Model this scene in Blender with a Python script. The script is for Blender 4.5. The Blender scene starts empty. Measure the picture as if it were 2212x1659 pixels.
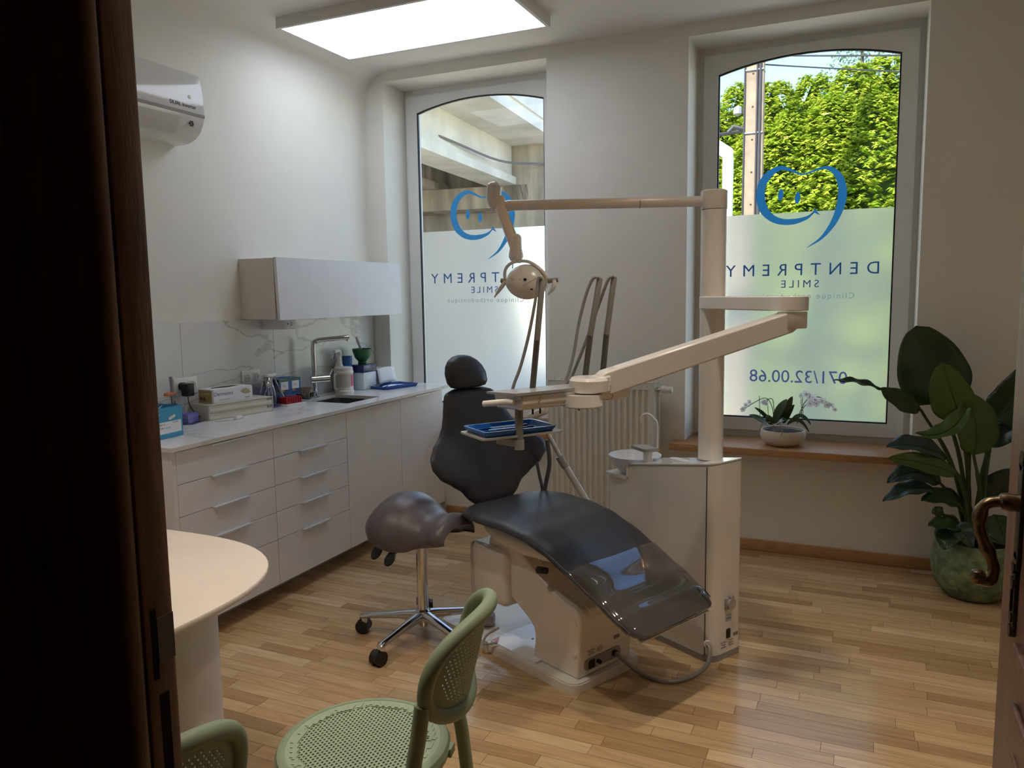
import bpy, bmesh, math, random
from mathutils import Vector, Matrix
random.seed(7)
S = bpy.context.scene
COL = S.collection
# ------------------------------------------------------------------ camera
W_, H_ = 2212, 1659
YAW, PIT, ROL, FPX = -0.4250926, -0.11444158, -0.01488249, 1673.127
CAM = Vector((0, 0, 1.53))
_f = Vector((math.sin(YAW)*math.cos(PIT), math.cos(YAW)*math.cos(PIT), math.sin(PIT)))
_r0 = Vector((math.cos(YAW), -math.sin(YAW), 0)); _u0 = _r0.cross(_f)
_r = _r0*math.cos(ROL) + _u0*math.sin(ROL); _u = _u0*math.cos(ROL) - _r0*math.sin(ROL)
cd = bpy.data.cameras.new('camera'); cam = bpy.data.objects.new('camera', cd); COL.objects.link(cam)
cam.matrix_world = Matrix(((_r.x, _u.x, -_f.x, CAM.x), (_r.y, _u.y, -_f.y, CAM.y), (_r.z, _u.z, -_f.z, CAM.z), (0, 0, 0, 1)))
cd.sensor_width = 36; cd.lens = FPX/W_*36; cd.clip_start = 0.02; cd.clip_end = 400
S.camera = cam
def at(u, v, x=None, y=None, z=None):
    """world point seen at a pixel of the photograph, on the plane x=, y= or z="""
    d = _r*((u-W_/2)/FPX) - _u*((v-H_/2)/FPX) + _f
    if x is not None: t = (x-CAM.x)/d.x
    elif y is not None: t = (y-CAM.y)/d.y
    else: t = (z-CAM.z)/d.z
    return CAM + d*t
# ------------------------------------------------------------------ sky, sun, exposure
S.view_settings.view_transform = 'Standard'; S.view_settings.look = 'None'
S.view_settings.exposure = 0.62; S.view_settings.gamma = 1.0; S.view_settings.use_curve_mapping = False
S.cycles.use_denoising = True
S.cycles.max_bounces = 10; S.cycles.diffuse_bounces = 6; S.cycles.glossy_bounces = 4
S.cycles.transmission_bounces = 8; S.cycles.transparent_max_bounces = 12
S.cycles.sample_clamp_indirect = 6.0; S.cycles.caustics_reflective = False
wd = bpy.data.worlds.new('sky'); S.world = wd; wd.use_nodes = True
nt = wd.node_tree; bg = nt.nodes['Background']
sk = nt.nodes.new('ShaderNodeTexSky'); sk.sky_type = 'NISHITA'; sk.sun_disc = False
sk.sun_elevation = math.radians(46); sk.sun_rotation = math.radians(205); sk.altitude = 1800; sk.air_density = 1.0; sk.dust_density = 0.1; sk.ozone_density = 2.5
nt.links.new(sk.outputs[0], bg.inputs[0]); bg.inputs[1].default_value = 0.36
sl = bpy.data.lights.new('sun', 'SUN'); sl.energy = 8.5; sl.angle = 0.009; sl.color = (1, 0.95, 0.86)
so = bpy.data.objects.new('sun', sl); COL.objects.link(so)
SUN = Vector((-0.36, -0.74, 0.86)).normalized()          # towards the sun: behind the building
so.rotation_euler = SUN.to_track_quat('Z', 'Y').to_euler(); so.location = (0, 0, 12)
PANEL_E = 3.0
SPOT_W = 42.0
# ------------------------------------------------------------------ materials
def lin(c):
    return tuple(((x/255)/12.92 if x/255 <= 0.04045 else ((x/255+0.055)/1.055)**2.4) for x in c)
MATS = {}
def mat(name, rgb, rough=0.5, metal=0.0, var=0.0, vscale=8.0, bump=0.0, bscale=60.0, coat=0.0, spec=0.5, trans=0.0, ior=1.45, alpha=1.0, emit=None, estr=0.0, sss=0.0, stretch=None):
    if name in MATS: return MATS[name]
    m = bpy.data.materials.new(name); m.use_nodes = True
    n = m.node_tree.nodes; l = m.node_tree.links; b = n['Principled BSDF']
    c = lin(rgb)
    b.inputs['Base Color'].default_value = (*c, 1); b.inputs['Roughness'].default_value = rough; b.inputs['Metallic'].default_value = metal
    b.inputs['Coat Weight'].default_value = coat; b.inputs['Specular IOR Level'].default_value = spec
    b.inputs['Transmission Weight'].default_value = trans; b.inputs['IOR'].default_value = ior; b.inputs['Alpha'].default_value = alpha
    if emit: b.inputs['Emission Color'].default_value = (*lin(emit), 1); b.inputs['Emission Strength'].default_value = estr
    tc = n.new('ShaderNodeTexCoord'); co = tc.outputs['Object']
    if stretch:
        mp = n.new('ShaderNodeMapping'); mp.inputs['Scale'].default_value = stretch; l.new(co, mp.inputs[0]); co = mp.outputs[0]
    # a little procedural variation on every surface
    v = var if var > 0 else 0.02
    nz = n.new('ShaderNodeTexNoise'); nz.inputs['Scale'].default_value = vscale; nz.inputs['Detail'].default_value = 4; l.new(co, nz.inputs['Vector'])
    mx = n.new('ShaderNodeMix'); mx.data_type = 'RGBA'; mx.blend_type = 'MIX'
    mx.inputs['A'].default_value = (*[x*(1-v) for x in c], 1); mx.inputs['B'].default_value = (*[min(1, x*(1+v)) for x in c], 1)
    mr = n.new('ShaderNodeMapRange'); mr.inputs['From Min'].default_value = 0.32; mr.inputs['From Max'].default_value = 0.68; l.new(nz.outputs['Fac'], mr.inputs[0]); l.new(mr.outputs[0], mx.inputs['Factor']); l.new(mx.outputs['Result'], b.inputs['Base Color'])
    if bump > 0:
        nb = n.new('ShaderNodeTexNoise'); nb.inputs['Scale'].default_value = bscale; nb.inputs['Detail'].default_value = 5; l.new(co, nb.inputs['Vector'])
        bp = n.new('ShaderNodeBump'); bp.inputs['Strength'].default_value = bump; bp.inputs['Distance'].default_value = 0.01
        l.new(nb.outputs['Fac'], bp.inputs['Height']); l.new(bp.outputs[0], b.inputs['Normal'])
    MATS[name] = m
    return m
# ------------------------------------------------------------------ mesh helpers
class MB:
    def __init__(s): s.v = []; s.f = []
    def add(s, vs, fs):
        o = len(s.v); s.v += [tuple(x) for x in vs]; s.f += [tuple(i+o for i in f) for f in fs]; return s
    def box(s, x0, y0, z0, x1, y1, z1):
        x0, x1 = min(x0, x1), max(x0, x1); y0, y1 = min(y0, y1), max(y0, y1); z0, z1 = min(z0, z1), max(z0, z1)
        return s.add([(x0,y0,z0),(x1,y0,z0),(x1,y1,z0),(x0,y1,z0),(x0,y0,z1),(x1,y0,z1),(x1,y1,z1),(x0,y1,z1)],
                     [(0,3,2,1),(4,5,6,7),(0,1,5,4),(1,2,6,5),(2,3,7,6),(3,0,4,7)])
    def rbox(s, x0, y0, z0, x1, y1, z1, r=0.005, seg=2):
        bm = bmesh.new(); bmesh.ops.create_cube(bm, size=1)
        for v in bm.verts: v.co = Vector(((x0+x1)/2+v.co.x*abs(x1-x0), (y0+y1)/2+v.co.y*abs(y1-y0), (z0+z1)/2+v.co.z*abs(z1-z0)))
        bmesh.ops.bevel(bm, geom=bm.edges[:], offset=min(r, .49*min(abs(x1-x0), abs(y1-y0), abs(z1-z0))), segments=seg, profile=0.5, affect='EDGES')
        return s._bm(bm)
    def _bm(s, bm):
        bm.verts.index_update(); s.add([v.co[:] for v in bm.verts], [[v.index for v in f.verts] for f in bm.faces]); bm.free(); return s
    def cyl(s, p0, p1, r0, r1=None, n=16, caps=True):
        return s.tube([p0, p1], [r0, r0 if r1 is None else r1], n, caps)
    def tube(s, pts, r, n=8, caps=True, closed=False, flat=None):
        pts = [Vector(p) for p in pts]; m = len(pts)
        if not isinstance(r, (list, tuple)): r = [r]*m
        tg = []
        for i in range(m):
            a = pts[(i-1) % m] if (closed or i > 0) else pts[i]; b = pts[(i+1) % m] if (closed or i < m-1) else pts[i]
            t = b-a; tg.append(t.normalized() if t.length > 1e-9 else Vector((0, 0, 1)))
        nrm = tg[0].orthogonal().normalized() if flat is None else (Vector(flat)-tg[0]*Vector(flat).dot(tg[0])).normalized()
        vs = []
        for i in range(m):
            if i > 0:
                nrm = tg[i-1].rotation_difference(tg[i]) @ nrm
                nrm = (nrm - tg[i]*nrm.dot(tg[i])).normalized()
            bn = tg[i].cross(nrm)
            rr = r[i] if isinstance(r[i], (list, tuple)) else (r[i], r[i])
            for k in range(n):
                a = 2*math.pi*k/n; vs.append(pts[i] + nrm*math.cos(a)*rr[0] + bn*math.sin(a)*rr[1])
        fs = []
        for i in range(m if closed else m-1):
            j = (i+1) % m
            for k in range(n): fs.append((i*n+k, i*n+(k+1) % n, j*n+(k+1) % n, j*n+k))
        if caps and not closed: fs += [tuple(range(n))[::-1], tuple((m-1)*n+k for k in range(n))]
        return s.add(vs, fs)
    def loft(s, rings, caps=True, closed=False):
        n = len(rings[0]); m = len(rings); vs = [p for r in rings for p in r]; fs = []
        for i in range(m if closed else m-1):
            j = (i+1) % m
            for k in range(n): fs.append((i*n+k, i*n+(k+1) % n, j*n+(k+1) % n, j*n+k))
        if caps and not closed: fs += [tuple(range(n))[::-1], tuple((m-1)*n+k for k in range(n))]
        return s.add(vs, fs)
    def lathe(s, prof, c=(0, 0, 0), n=24, caps=True):
        return s.loft([[(c[0]+r*math.cos(2*math.pi*k/n), c[1]+r*math.sin(2*math.pi*k/n), c[2]+z) for k in range(n)] for r, z in prof], caps)
    def prism(s, poly, a, b, fn=None):
        """poly extruded from a to b; fn(px,py,t)->xyz (default xy,z)"""
        fn = fn or (lambda x, y, t: (x, y, t)); n = len(poly)
        return s.add([fn(*p, a) for p in poly]+[fn(*p, b) for p in poly],
                     [tuple(range(n))[::-1], tuple(range(n, 2*n))]+[(i, (i+1) % n, n+(i+1) % n, n+i) for i in range(n)])
    def grid(s, fn, nu, nv, cu=False):
        vs = [fn(i/(nu if cu else nu-1), j/(nv-1)) for j in range(nv) for i in range(nu)]; fs = []
        for j in range(nv-1):
            for i in range(nu if cu else nu-1): fs.append((j*nu+i, j*nu+(i+1) % nu, (j+1)*nu+(i+1) % nu, (j+1)*nu+i))
        return s.add(vs, fs)
    def build(s, name, m, parent=None, smooth=35, loc=None, mods=(), kind=None, label=None):
        me = bpy.data.meshes.new(name); me.from_pydata(s.v, [], s.f); me.update()
        bm = bmesh.new(); bm.from_mesh(me)
        if len(bm.faces) < 60000: bmesh.ops.recalc_face_normals(bm, faces=bm.faces[:])
        th = math.radians(smooth)
        for f in bm.faces: f.smooth = smooth > 0
        if smooth > 0:
            for e in bm.edges:
                if len(e.link_faces) == 2 and e.calc_face_angle(0) > th: e.smooth = False
        bm.to_mesh(me); bm.free()
        me.materials.append(m)
        o = bpy.data.objects.new(name, me); COL.objects.link(o)
        if parent: o.parent = parent
        if loc: o.location = loc
        for t, kw in mods:
            md = o.modifiers.new(t.lower(), t)
            for k, v in kw.items(): setattr(md, k, v)
        if kind: o['kind'] = kind
        if label: o['label'] = label
        return o
def tag(o, label, cat, group=None):
    o['label'] = label; o['category'] = cat
    if group: o['group'] = group
    return o
def thing(name, label, cat, loc=(0, 0, 0), rz=0, group=None):
    o = bpy.data.objects.new(name, None); COL.objects.link(o); o.empty_display_size = 0.1
    o.location = loc; o.rotation_euler = (0, 0, rz)
    return tag(o, label, cat, group)
def struct(o): o['kind'] = 'structure'; return o
def spline(pts, n=8, closed=False):
    P = [Vector(p) for p in pts]; out = []; m = len(P)
    for i in range(m if closed else m-1):
        p0 = P[(i-1) % m] if (closed or i > 0) else P[i]*2-P[i+1]; p1 = P[i]; p2 = P[(i+1) % m]
        p3 = P[(i+2) % m] if (closed or i < m-2) else p2*2-p1
        for k in range(n):
            t = k/n; out.append(0.5*((2*p1)+(p2-p0)*t+(2*p0-5*p1+4*p2-p3)*t*t+(3*p1-p0-3*p2+p3)*t**3))
    if not closed: out.append(P[-1])
    return out
def rpoly(pts, r, seg=4):
    """round the corners of a polygon"""
    n = len(pts); out = []
    for i in range(n):
        p = Vector(pts[i]); a = Vector(pts[i-1]); b = Vector(pts[(i+1) % n])
        ri = r[i] if isinstance(r, (list, tuple)) else r
        if ri <= 0: out.append(tuple(p)); continue
        da = (a-p); db = (b-p); k = min(ri, da.length*.49, db.length*.49)
        s0 = p+da.normalized()*k; s1 = p+db.normalized()*k
        for j in range(seg+1):
            t = j/seg; out.append(tuple(s0*(1-t)**2+p*2*t*(1-t)+s1*t*t))
    return out
def text(name, body, size, m, parent, M, ext=0.0004, spacing=1.0, align='CENTER', bold=0.0):
    """flat lettering: M places the text's own x/y plane"""
    c = bpy.data.curves.new(name, 'FONT'); c.body = body; c.size = size; c.extrude = ext; c.space_character = spacing
    c.align_x = align; c.align_y = 'CENTER'; c.offset = bold; c.resolution_u = 3
    o = bpy.data.objects.new(name, c); me = bpy.data.meshes.new_from_object(o); bpy.data.objects.remove(o)
    me.transform(M); me.materials.clear(); me.materials.append(m); me.name = name
    o = bpy.data.objects.new(name, me); COL.objects.link(o)
    if parent: o.parent = parent
    return o
def frame(o, x, y):
    """4x4 with origin o, text x axis x and text y axis y"""
    x = Vector(x).normalized(); y = Vector(y); y = (y-x*y.dot(x)).normalized(); z = x.cross(y)
    return Matrix(((x.x, y.x, z.x, o[0]), (x.y, y.y, z.y, o[1]), (x.z, y.z, z.z, o[2]), (0, 0, 0, 1)))
def root_inv(parent):
    M = Matrix.Identity(4); p = parent
    while p: M = Matrix.Translation(p.location) @ Matrix.Rotation(p.rotation_euler.z, 4, 'Z') @ M; p = p.parent
    return M.inverted()
def wb(mb, name, m, parent=None, **k):
    """build from world coordinates under a parent"""
    I = root_inv(parent); mb.v = [tuple(I @ Vector(v)) for v in mb.v]
    return mb.build(name, m, parent, **k)
def wtext(name, body, size, m, parent, M, **k): return text(name, body, size, m, parent, root_inv(parent) @ M, **k)
# ================================================================== THE ROOM
XL, XR, YB, YF, ZC = -3.20, 1.55, 4.665, 0.78, 3.06
paint = mat('wall_paint', (231, 229, 221), 0.75, var=0.02, vscale=3, bump=0.04, bscale=180)
ceilm = mat('ceiling_paint', (232, 230, 226), 0.8, var=0.015, vscale=2, bump=0.03, bscale=150)
pvc = mat('white_pvc', (226, 226, 224), 0.35)
oak = mat('oak_trim', (184, 140, 98), 0.42, var=0.16, vscale=14, stretch=(1, 8, 8))
concrete_out = mat('outside_render', (214, 206, 190), 0.85, var=0.06, bump=0.2)
# --- back wall with the two window openings
OPEN = [(-3.057, -1.845), (-0.964, 0.266)]; OZ0, OZ1 = 0.595, 2.99
b = MB(); y0, y1 = YB, 5.12
xs = [-3.5, OPEN[0][0], OPEN[0][1], OPEN[1][0], OPEN[1][1], 1.85]
for i in (0, 2, 4): b.box(xs[i], y0, 0, xs[i+1], y1, 3.4)
for a, c in OPEN: b.box(a, y0, 0, c, y1, OZ0); b.box(a, y0, OZ1, c, y1, 3.4)
struct(b.build('wall_back', paint))
struct(MB().box(-3.5, -2.2, 0, XL, 4.665, 3.4).build('wall_left', paint))
struct(MB().box(XR, -2.2, 0, 1.85, 4.665, 3.4).build('wall_right', paint))
# --- front wall with the double doorway we stand in
b = MB(); b.box(XL, 0.50, 0, -2.0, 0.68, 3.06); b.box(0.36, 0.50, 0, XR, 0.68, 3.06); b.box(-2.0, 0.50, 2.62, 0.36, 0.68, 3.06)
struct(b.build('wall_front', paint))
hallp = mat('hall_paint', (150, 140, 124), 0.8)
struct(MB().box(-3.2, -2.2, 0, 1.55, -2.0, 3.06).build('wall_hall', hallp))
# --- ceiling with the soft cove along the left wall
b = MB(); b.box(-3.5, -2.2, ZC, 1.85, YB, 3.4)
R = 0.19; prof = [(XL, ZC-R)]+[(XL+R-R*math.cos(t*math.pi/2/8), ZC-R+R*math.sin(t*math.pi/2/8)) for t in range(1, 9)]+[(XL, ZC)]
b.prism(prof, 0.68, YB, lambda x, z, t: (x, t, z))
struct(b.build('ceiling', ceilm))
# --- floor: sub-floor slab + oak staves, each stave a piece of its own
def stave_mat():
    m = bpy.data.materials.new('oak_stave'); m.use_nodes = True; n = m.node_tree.nodes; l = m.node_tree.links; bs = n['Principled BSDF']
    oi = n.new('ShaderNodeObjectInfo'); ge = n.new('ShaderNodeNewGeometry'); ad = n.new('ShaderNodeMath'); ad.operation = 'ADD'
    l.new(oi.outputs['Random'], ad.inputs[0]); l.new(ge.outputs['Random Per Island'], ad.inputs[1])
    fr = n.new('ShaderNodeMath'); fr.operation = 'FRACT'; l.new(ad.outputs[0], fr.inputs[0])
    rp = n.new('ShaderNodeValToRGB'); l.new(fr.outputs[0], rp.inputs[0]); e = rp.color_ramp.elements
    e[0].position = 0; e[0].color = (*lin((176, 144, 106)), 1); e[1].position = 1; e[1].color = (*lin((214, 186, 148)), 1)
    for p, c in ((0.12, (172, 138, 99)), (0.3, (192, 158, 118)), (0.55, (202, 170, 130)), (0.78, (190, 160, 116))):
        q = e.new(p); q.color = (*lin(c), 1)
    sc = n.new('ShaderNodeMath'); sc.operation = 'MULTIPLY'; sc.inputs[1].default_value = 57.0; l.new(fr.outputs[0], sc.inputs[0])
    cx = n.new('ShaderNodeCombineXYZ'); l.new(sc.outputs[0], cx.inputs[0]); l.new(sc.outputs[0], cx.inputs[1])
    va = n.new('ShaderNodeVectorMath'); va.operation = 'ADD'; l.new(ge.outputs['Position'], va.inputs[0]); l.new(cx.outputs[0], va.inputs[1])
    mp = n.new('ShaderNodeMapping'); mp.inputs['Scale'].default_value = (3.5, 42, 42); l.new(va.outputs[0], mp.inputs[0])
    nz = n.new('ShaderNodeTexNoise'); nz.inputs['Scale'].default_value = 1.0; nz.inputs['Detail'].default_value = 6; nz.inputs['Roughness'].default_value = 0.65; nz.inputs['Distortion'].default_value = 0.8
    l.new(mp.outputs[0], nz.inputs['Vector'])
    mx = n.new('ShaderNodeMix'); mx.data_type = 'RGBA'; mx.blend_type = 'MULTIPLY'; mx.inputs['Factor'].default_value = 1.0
    gr = n.new('ShaderNodeValToRGB'); gr.color_ramp.elements[0].position = 0.3; gr.color_ramp.elements[0].color = (0.72, 0.68, 0.62, 1); gr.color_ramp.elements[1].position = 0.62; gr.color_ramp.elements[1].color = (1, 1, 1, 1)
    l.new(nz.outputs['Fac'], gr.inputs[0]); l.new(rp.outputs[0], mx.inputs['A']); l.new(gr.outputs[0], mx.inputs['B']); l.new(mx.outputs['Result'], bs.inputs['Base Color'])
    bs.inputs['Roughness'].default_value = 0.17; bs.inputs['Specular IOR Level'].default_value = 0.5
    bp = n.new('ShaderNodeBump'); bp.inputs['Strength'].default_value = 0.06; bp.inputs['Distance'].default_value = 0.004; l.new(nz.outputs['Fac'], bp.inputs['Height']); l.new(bp.outputs[0], bs.inputs['Normal'])
    return m
STAVE = stave_mat()
floor = struct(MB().box(-3.5, -2.2, -0.15, 1.85, YB, -0.002).build('floor', mat('floor_joint', (92, 62, 36), 0.6)))
rs = random.Random(3); staves = []
y = 0.60; SW = 0.0634
while y < YB-0.001:
    ye = min(y+SW, YB); x = -2.82-rs.random()*0.5
    while x < XR:
        L = rs.choice((0.34, 0.40, 0.46, 0.46, 0.52, 0.60)); xa, xb = max(x, -2.82), min(x+L, XR)
        if xb-xa > 0.02: staves.append((xa, xb, y, ye))
        x += L
    y = ye
def score(s):
    c = Vector(((s[0]+s[1])/2, (s[2]+s[3])/2, 0)); d = c-CAM; zf = d.dot(_f)
    if zf < 0.2: return 1e9
    u = W_/2+FPX*d.dot(_r)/zf; v = H_/2-FPX*d.dot(_u)/zf
    if u < 380 or u > 2230 or v > 1720: return 1e6+zf
    # hidden for certain behind the tabletop, the near chair or the base cabinets
    return zf
staves.sort(key=score)
MESHC = {}
def stave_box(b, xa, xb, ya, yb, h):
    g = 0.0007; b.box(xa+g, ya+g, -0.002, xb-g, yb-g, h)
rest = MB()
for i, s in enumerate(staves):
    h = 0.0002*rs.random()
    if i < 300:
        key = (round(s[1]-s[0], 3), round(s[3]-s[2], 4))
        if key not in MESHC:
            b = MB(); stave_box(b, 0, key[0], 0, key[1], 0.0); o = b.build('stave', STAVE, floor, smooth=0); MESHC[key] = o.data
        else:
            o = bpy.data.objects.new('stave', MESHC[key]); COL.objects.link(o); o.parent = floor
        o.location = (s[0], s[2], h-0.0002)
    else: stave_box(rest, *s, h-0.0002)
rest.build('stave_field', STAVE, floor, smooth=0, kind='stuff')
# --- skirting boards and window boards
for nm, bx in (('baseboard_back', (-2.63, YB-0.015, 0, XR, YB, 0.068)), ('baseboard_right', (XR-0.015, 0.78, 0, XR, YB-0.015, 0.068))):
    struct(MB().rbox(*bx, 0.004).build(nm, oak))
struct(MB().rbox(-1.033, 4.55, 0.592, 0.335, 4.945, 0.634, 0.006).build('trim_1', oak))
struct(MB().rbox(-2.60, 4.60, 0.592, -1.775, 4.945, 0.634, 0.006).build('trim_2', oak))
# ================================================================== WINDOWS
def arch(x0, x1, z0, zs, zc, n=14):
    """bottom-left, bottom-right, then arch from right to left"""
    w = (x1-x0)/2; h = zc-zs; r = (w*w+h*h)/(2*h); cx = (x0+x1)/2; cz = zc-r; a = math.asin(w/r)
    return [(x0, z0), (x1, z0)]+[(cx+r*math.sin(a-2*a*k/n), cz+r*math.cos(a-2*a*k/n)) for k in range(n+1)]
def rect_like(x0, x1, z0, z1, n=14): return [(x0, z0), (x1, z0)]+[(x1+(x0-x1)*k/n, z1) for k in range(n+1)]
def ring(b, A, B, y0, y1):
    n = len(A)
    b.add([(x, y0, z) for x, z in A]+[(x, y0, z) for x, z in B]+[(x, y1, z) for x, z in A]+[(x, y1, z) for x, z in B],
          [f for i in range(n) for j in [(i+1) % n] for f in ((i, j, n+j, n+i), (2*n+i, 3*n+i, 3*n+j, 2*n+j), (i, 2*n+i, 2*n+j, j), (n+i, n+j, 3*n+j, 3*n+i))])
    return b
def glass_mat(name='window_glass', tint=(0.95, 0.965, 0.96, 1), ior=1.2):
    m = bpy.data.materials.new(name); m.use_nodes = True; n = m.node_tree.nodes; l = m.node_tree.links; n.remove(n['Principled BSDF'])
    t = n.new('ShaderNodeBsdfTransparent'); t.inputs[0].default_value = tint; g = n.new('ShaderNodeBsdfGlossy'); g.inputs['Roughness'].default_value = 0.02
    lw = n.new('ShaderNodeLayerWeight'); lw.inputs[0].default_value = 0.5; pw = n.new('ShaderNodeMath'); pw.operation = 'POWER'; pw.inputs[1].default_value = 4.0; l.new(lw.outputs['Facing'], pw.inputs[0])
    fz = n.new('ShaderNodeMath'); fz.operation = 'MULTIPLY_ADD'; fz.inputs[1].default_value = 0.6; fz.inputs[2].default_value = (ior-1)*0.08; l.new(pw.outputs[0], fz.inputs[0]); mx = n.new('ShaderNodeMixShader')
    l.new(fz.outputs[0], mx.inputs[0]); l.new(t.outputs[0], mx.inputs[1]); l.new(g.outputs[0], mx.inputs[2]); l.new(mx.outputs[0], n['Material Output'].inputs[0]); return m
def film_mat():
    m = bpy.data.materials.new('frosted_film'); m.use_nodes = True; n = m.node_tree.nodes; l = m.node_tree.links; n.remove(n['Principled BSDF'])
    t = n.new('ShaderNodeBsdfTranslucent'); t.inputs[0].default_value = (0.95, 0.95, 0.93, 1)
    r = n.new('ShaderNodeBsdfRefraction'); r.inputs['Roughness'].default_value = 0.55; r.inputs['IOR'].default_value = 1.22; r.inputs[0].default_value = (0.97, 0.97, 0.95, 1)
    nz = n.new('ShaderNodeTexNoise'); nz.inputs['Scale'].default_value = 900
    rm = n.new('ShaderNodeMapRange'); rm.inputs['To Min'].default_value = 0.30; rm.inputs['To Max'].default_value = 0.40; l.new(nz.outputs[0], rm.inputs[0]); l.new(rm.outputs[0], r.inputs['Roughness'])
    mx = n.new('ShaderNodeMixShader'); mx.inputs[0].default_value = 0.32; l.new(r.outputs[0], mx.inputs[1]); l.new(t.outputs[0], mx.inputs[2])
    l.new(mx.outputs[0], n['Material Output'].inputs[0]); return m
def vinyl(name, rgb, tr=0.5):
    m = bpy.data.materials.new(name); m.use_nodes = True; n = m.node_tree.nodes; l = m.node_tree.links; n.remove(n['Principled BSDF'])
    c = (*lin(rgb), 1); d = n.new('ShaderNodeBsdfDiffuse'); d.inputs[0].default_value = c; t = n.new('ShaderNodeBsdfTranslucent'); t.inputs[0].default_value = c
    nz = n.new('ShaderNodeTexNoise'); nz.inputs['Scale'].default_value = 30; rm = n.new('ShaderNodeMapRange'); rm.inputs['To Min'].default_value = tr-.04; rm.inputs['To Max'].default_value = tr+.04
    l.new(nz.outputs[0], rm.inputs[0]); mx = n.new('ShaderNodeMixShader'); l.new(rm.outputs[0], mx.inputs[0]); l.new(d.outputs[0], mx.inputs[1]); l.new(t.outputs[0], mx.inputs[2]); l.new(mx.outputs[0], n['Material Output'].inputs[0]); return m
GLASS, FILM = glass_mat(), film_mat()
VBLUE, VGREY, VLIL = vinyl('blue_vinyl', (50, 126, 180), 0.6), vinyl('slate_vinyl', (104, 146, 190), 0.65), vinyl('lilac_vinyl', (150, 162, 204), 0.7)
VPALE = vinyl('pale_vinyl', (196, 208, 208), 0.75)
gask = mat('rubber_gasket', (36, 36, 40), 0.5)
LOGO = [((585,315),4),((540,348),16),((470,369),27),((400,371),30),((340,350),34),((293,302),42),((273,230),42),((285,150),40),((328,92),34),((388,60),22),((440,68),14),((510,95),8),((570,80),9),((622,61),12),((672,60),18),((718,92),30),((744,150),36),((748,220),40),((730,300),36),((690,385),27),((625,465),14),((540,522),2)]
LOGO = [((1540+p[0]/2.676, 340+p[1]/2.676), w/2.676) for p, w in LOGO]
def logo_pt(u, v): p = at(u, v, y=4.95); return (p.x+0.349, p.z)      # relative to the right window's centre
def window(name, ox0, ox1, gx0, gx1, number):
    cx = (ox0+ox1)/2
    A = rect_like(ox0+0.0, ox1-0.0, 0.5945, OZ1); B = arch(gx0-0.062, gx1+0.062, 0.70, 2.862, 2.935)
    w = struct(ring(MB(), A, B, 4.955, 5.05).build(name, pvc, smooth=25))
    C = rect_like(gx0-0.085, gx1+0.085, 0.675, 2.945); D = arch(gx0, gx1, 0.752, 2.826, 2.895)
    ring(MB(), C, D, 4.93, 4.985).build('sash', pvc, w, smooth=25)
    E = arch(gx0-0.004, gx1+0.004, 0.748, 2.830, 2.899); G = arch(gx0+0.008, gx1-0.008, 0.760, 2.819, 2.887)
    ring(MB(), E, G, 4.94, 4.955).build('gasket', gask, w, smooth=25)
    MB().prism(arch(gx0-0.01, gx1+0.01, 0.74, 2.83, 2.90), 4.958, 4.964, lambda x, z, t: (x, t, z)).build('pane', GLASS, w, smooth=0)
    fl = MB().add([(gx0+.006, 4.970, 0.755), (gx1-.006, 4.970, 0.755), (gx1-.006, 4.970, 1.993), (gx0+.006, 4.970, 1.993)], [(0, 1, 2, 3)]).build('frosted_film', FILM, w, smooth=0, label='frosted privacy film over the lower part of the glass')
    T = lambda x, z: frame((x, 4.968, z), (-1, 0, 0), (0, 0, 1))
    # logo outline as one variable-width ribbon
    P = [Vector((*logo_pt(*q), 0)) for q, _ in LOGO]; Wd = [wd_/1673*5.35*0.5 for _, wd_ in LOGO]
    n = 6; S2 = spline(P, n); Ws = []
    for i in range(len(P)-1):
        for k in range(n): Ws.append(Wd[i]+(Wd[i+1]-Wd[i])*k/n)
    Ws.append(Wd[-1]); b = MB(); vs = []
    for i, p in enumerate(S2):
        t = (S2[min(i+1, len(S2)-1)]-S2[max(i-1, 0)]).normalized(); nn = Vector((-t.y, t.x, 0))
        for sgn in (1, -1):
            q = p+nn*Ws[i]*sgn; vs.append((cx+q.x, 4.968, q.y))
    b.add(vs, [(2*i, 2*i+1, 2*i+3, 2*i+2) for i in range(len(S2)-1)])
    lo = b.build('tooth_outline', VBLUE, w, smooth=0, label='blue tooth outline emblem on the glass')
    def blob(pts, nm):
        q = [logo_pt(1540+x/2.676, 340+y/2.676) for x, y in pts]
        MB().add([(cx+x, 4.968, z) for x, z in q], [tuple(range(len(q)))]).build(nm, VBLUE, w, smooth=0)
    for ex, ey in ((390, 214), (488, 232)): blob([(ex+16*math.cos(t*math.pi/10)+3*math.sin(t*math.pi/10), ey-34*math.sin(t*math.pi/10)) for t in range(20)], 'eye_mark')
    blob([(560, 332), (578, 312), (589, 289), (597, 306), (620, 332), (597, 324), (583, 315), (572, 326)], 'smile_mark')
    text('lettering', 'DENTPREMY', 0.101, VGREY, w, T(cx, 1.652), spacing=1.74)
    text('lettering', 'SMILE', 0.064, VGREY, w, T(cx, 1.568), spacing=1.45)
    text('lettering', 'Clinique orthodontique', 0.047, VPALE, w, T(cx, 1.496), spacing=1.32)
    if number: text('lettering', '071/32.00.68', 0.108, VLIL, w, T(cx, 1.008), spacing=1.0)
    return w
window('window_1', *OPEN[0], -2.951, -1.970, False)
window('window_2', *OPEN[1], -0.839, 0.150, True)
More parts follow.
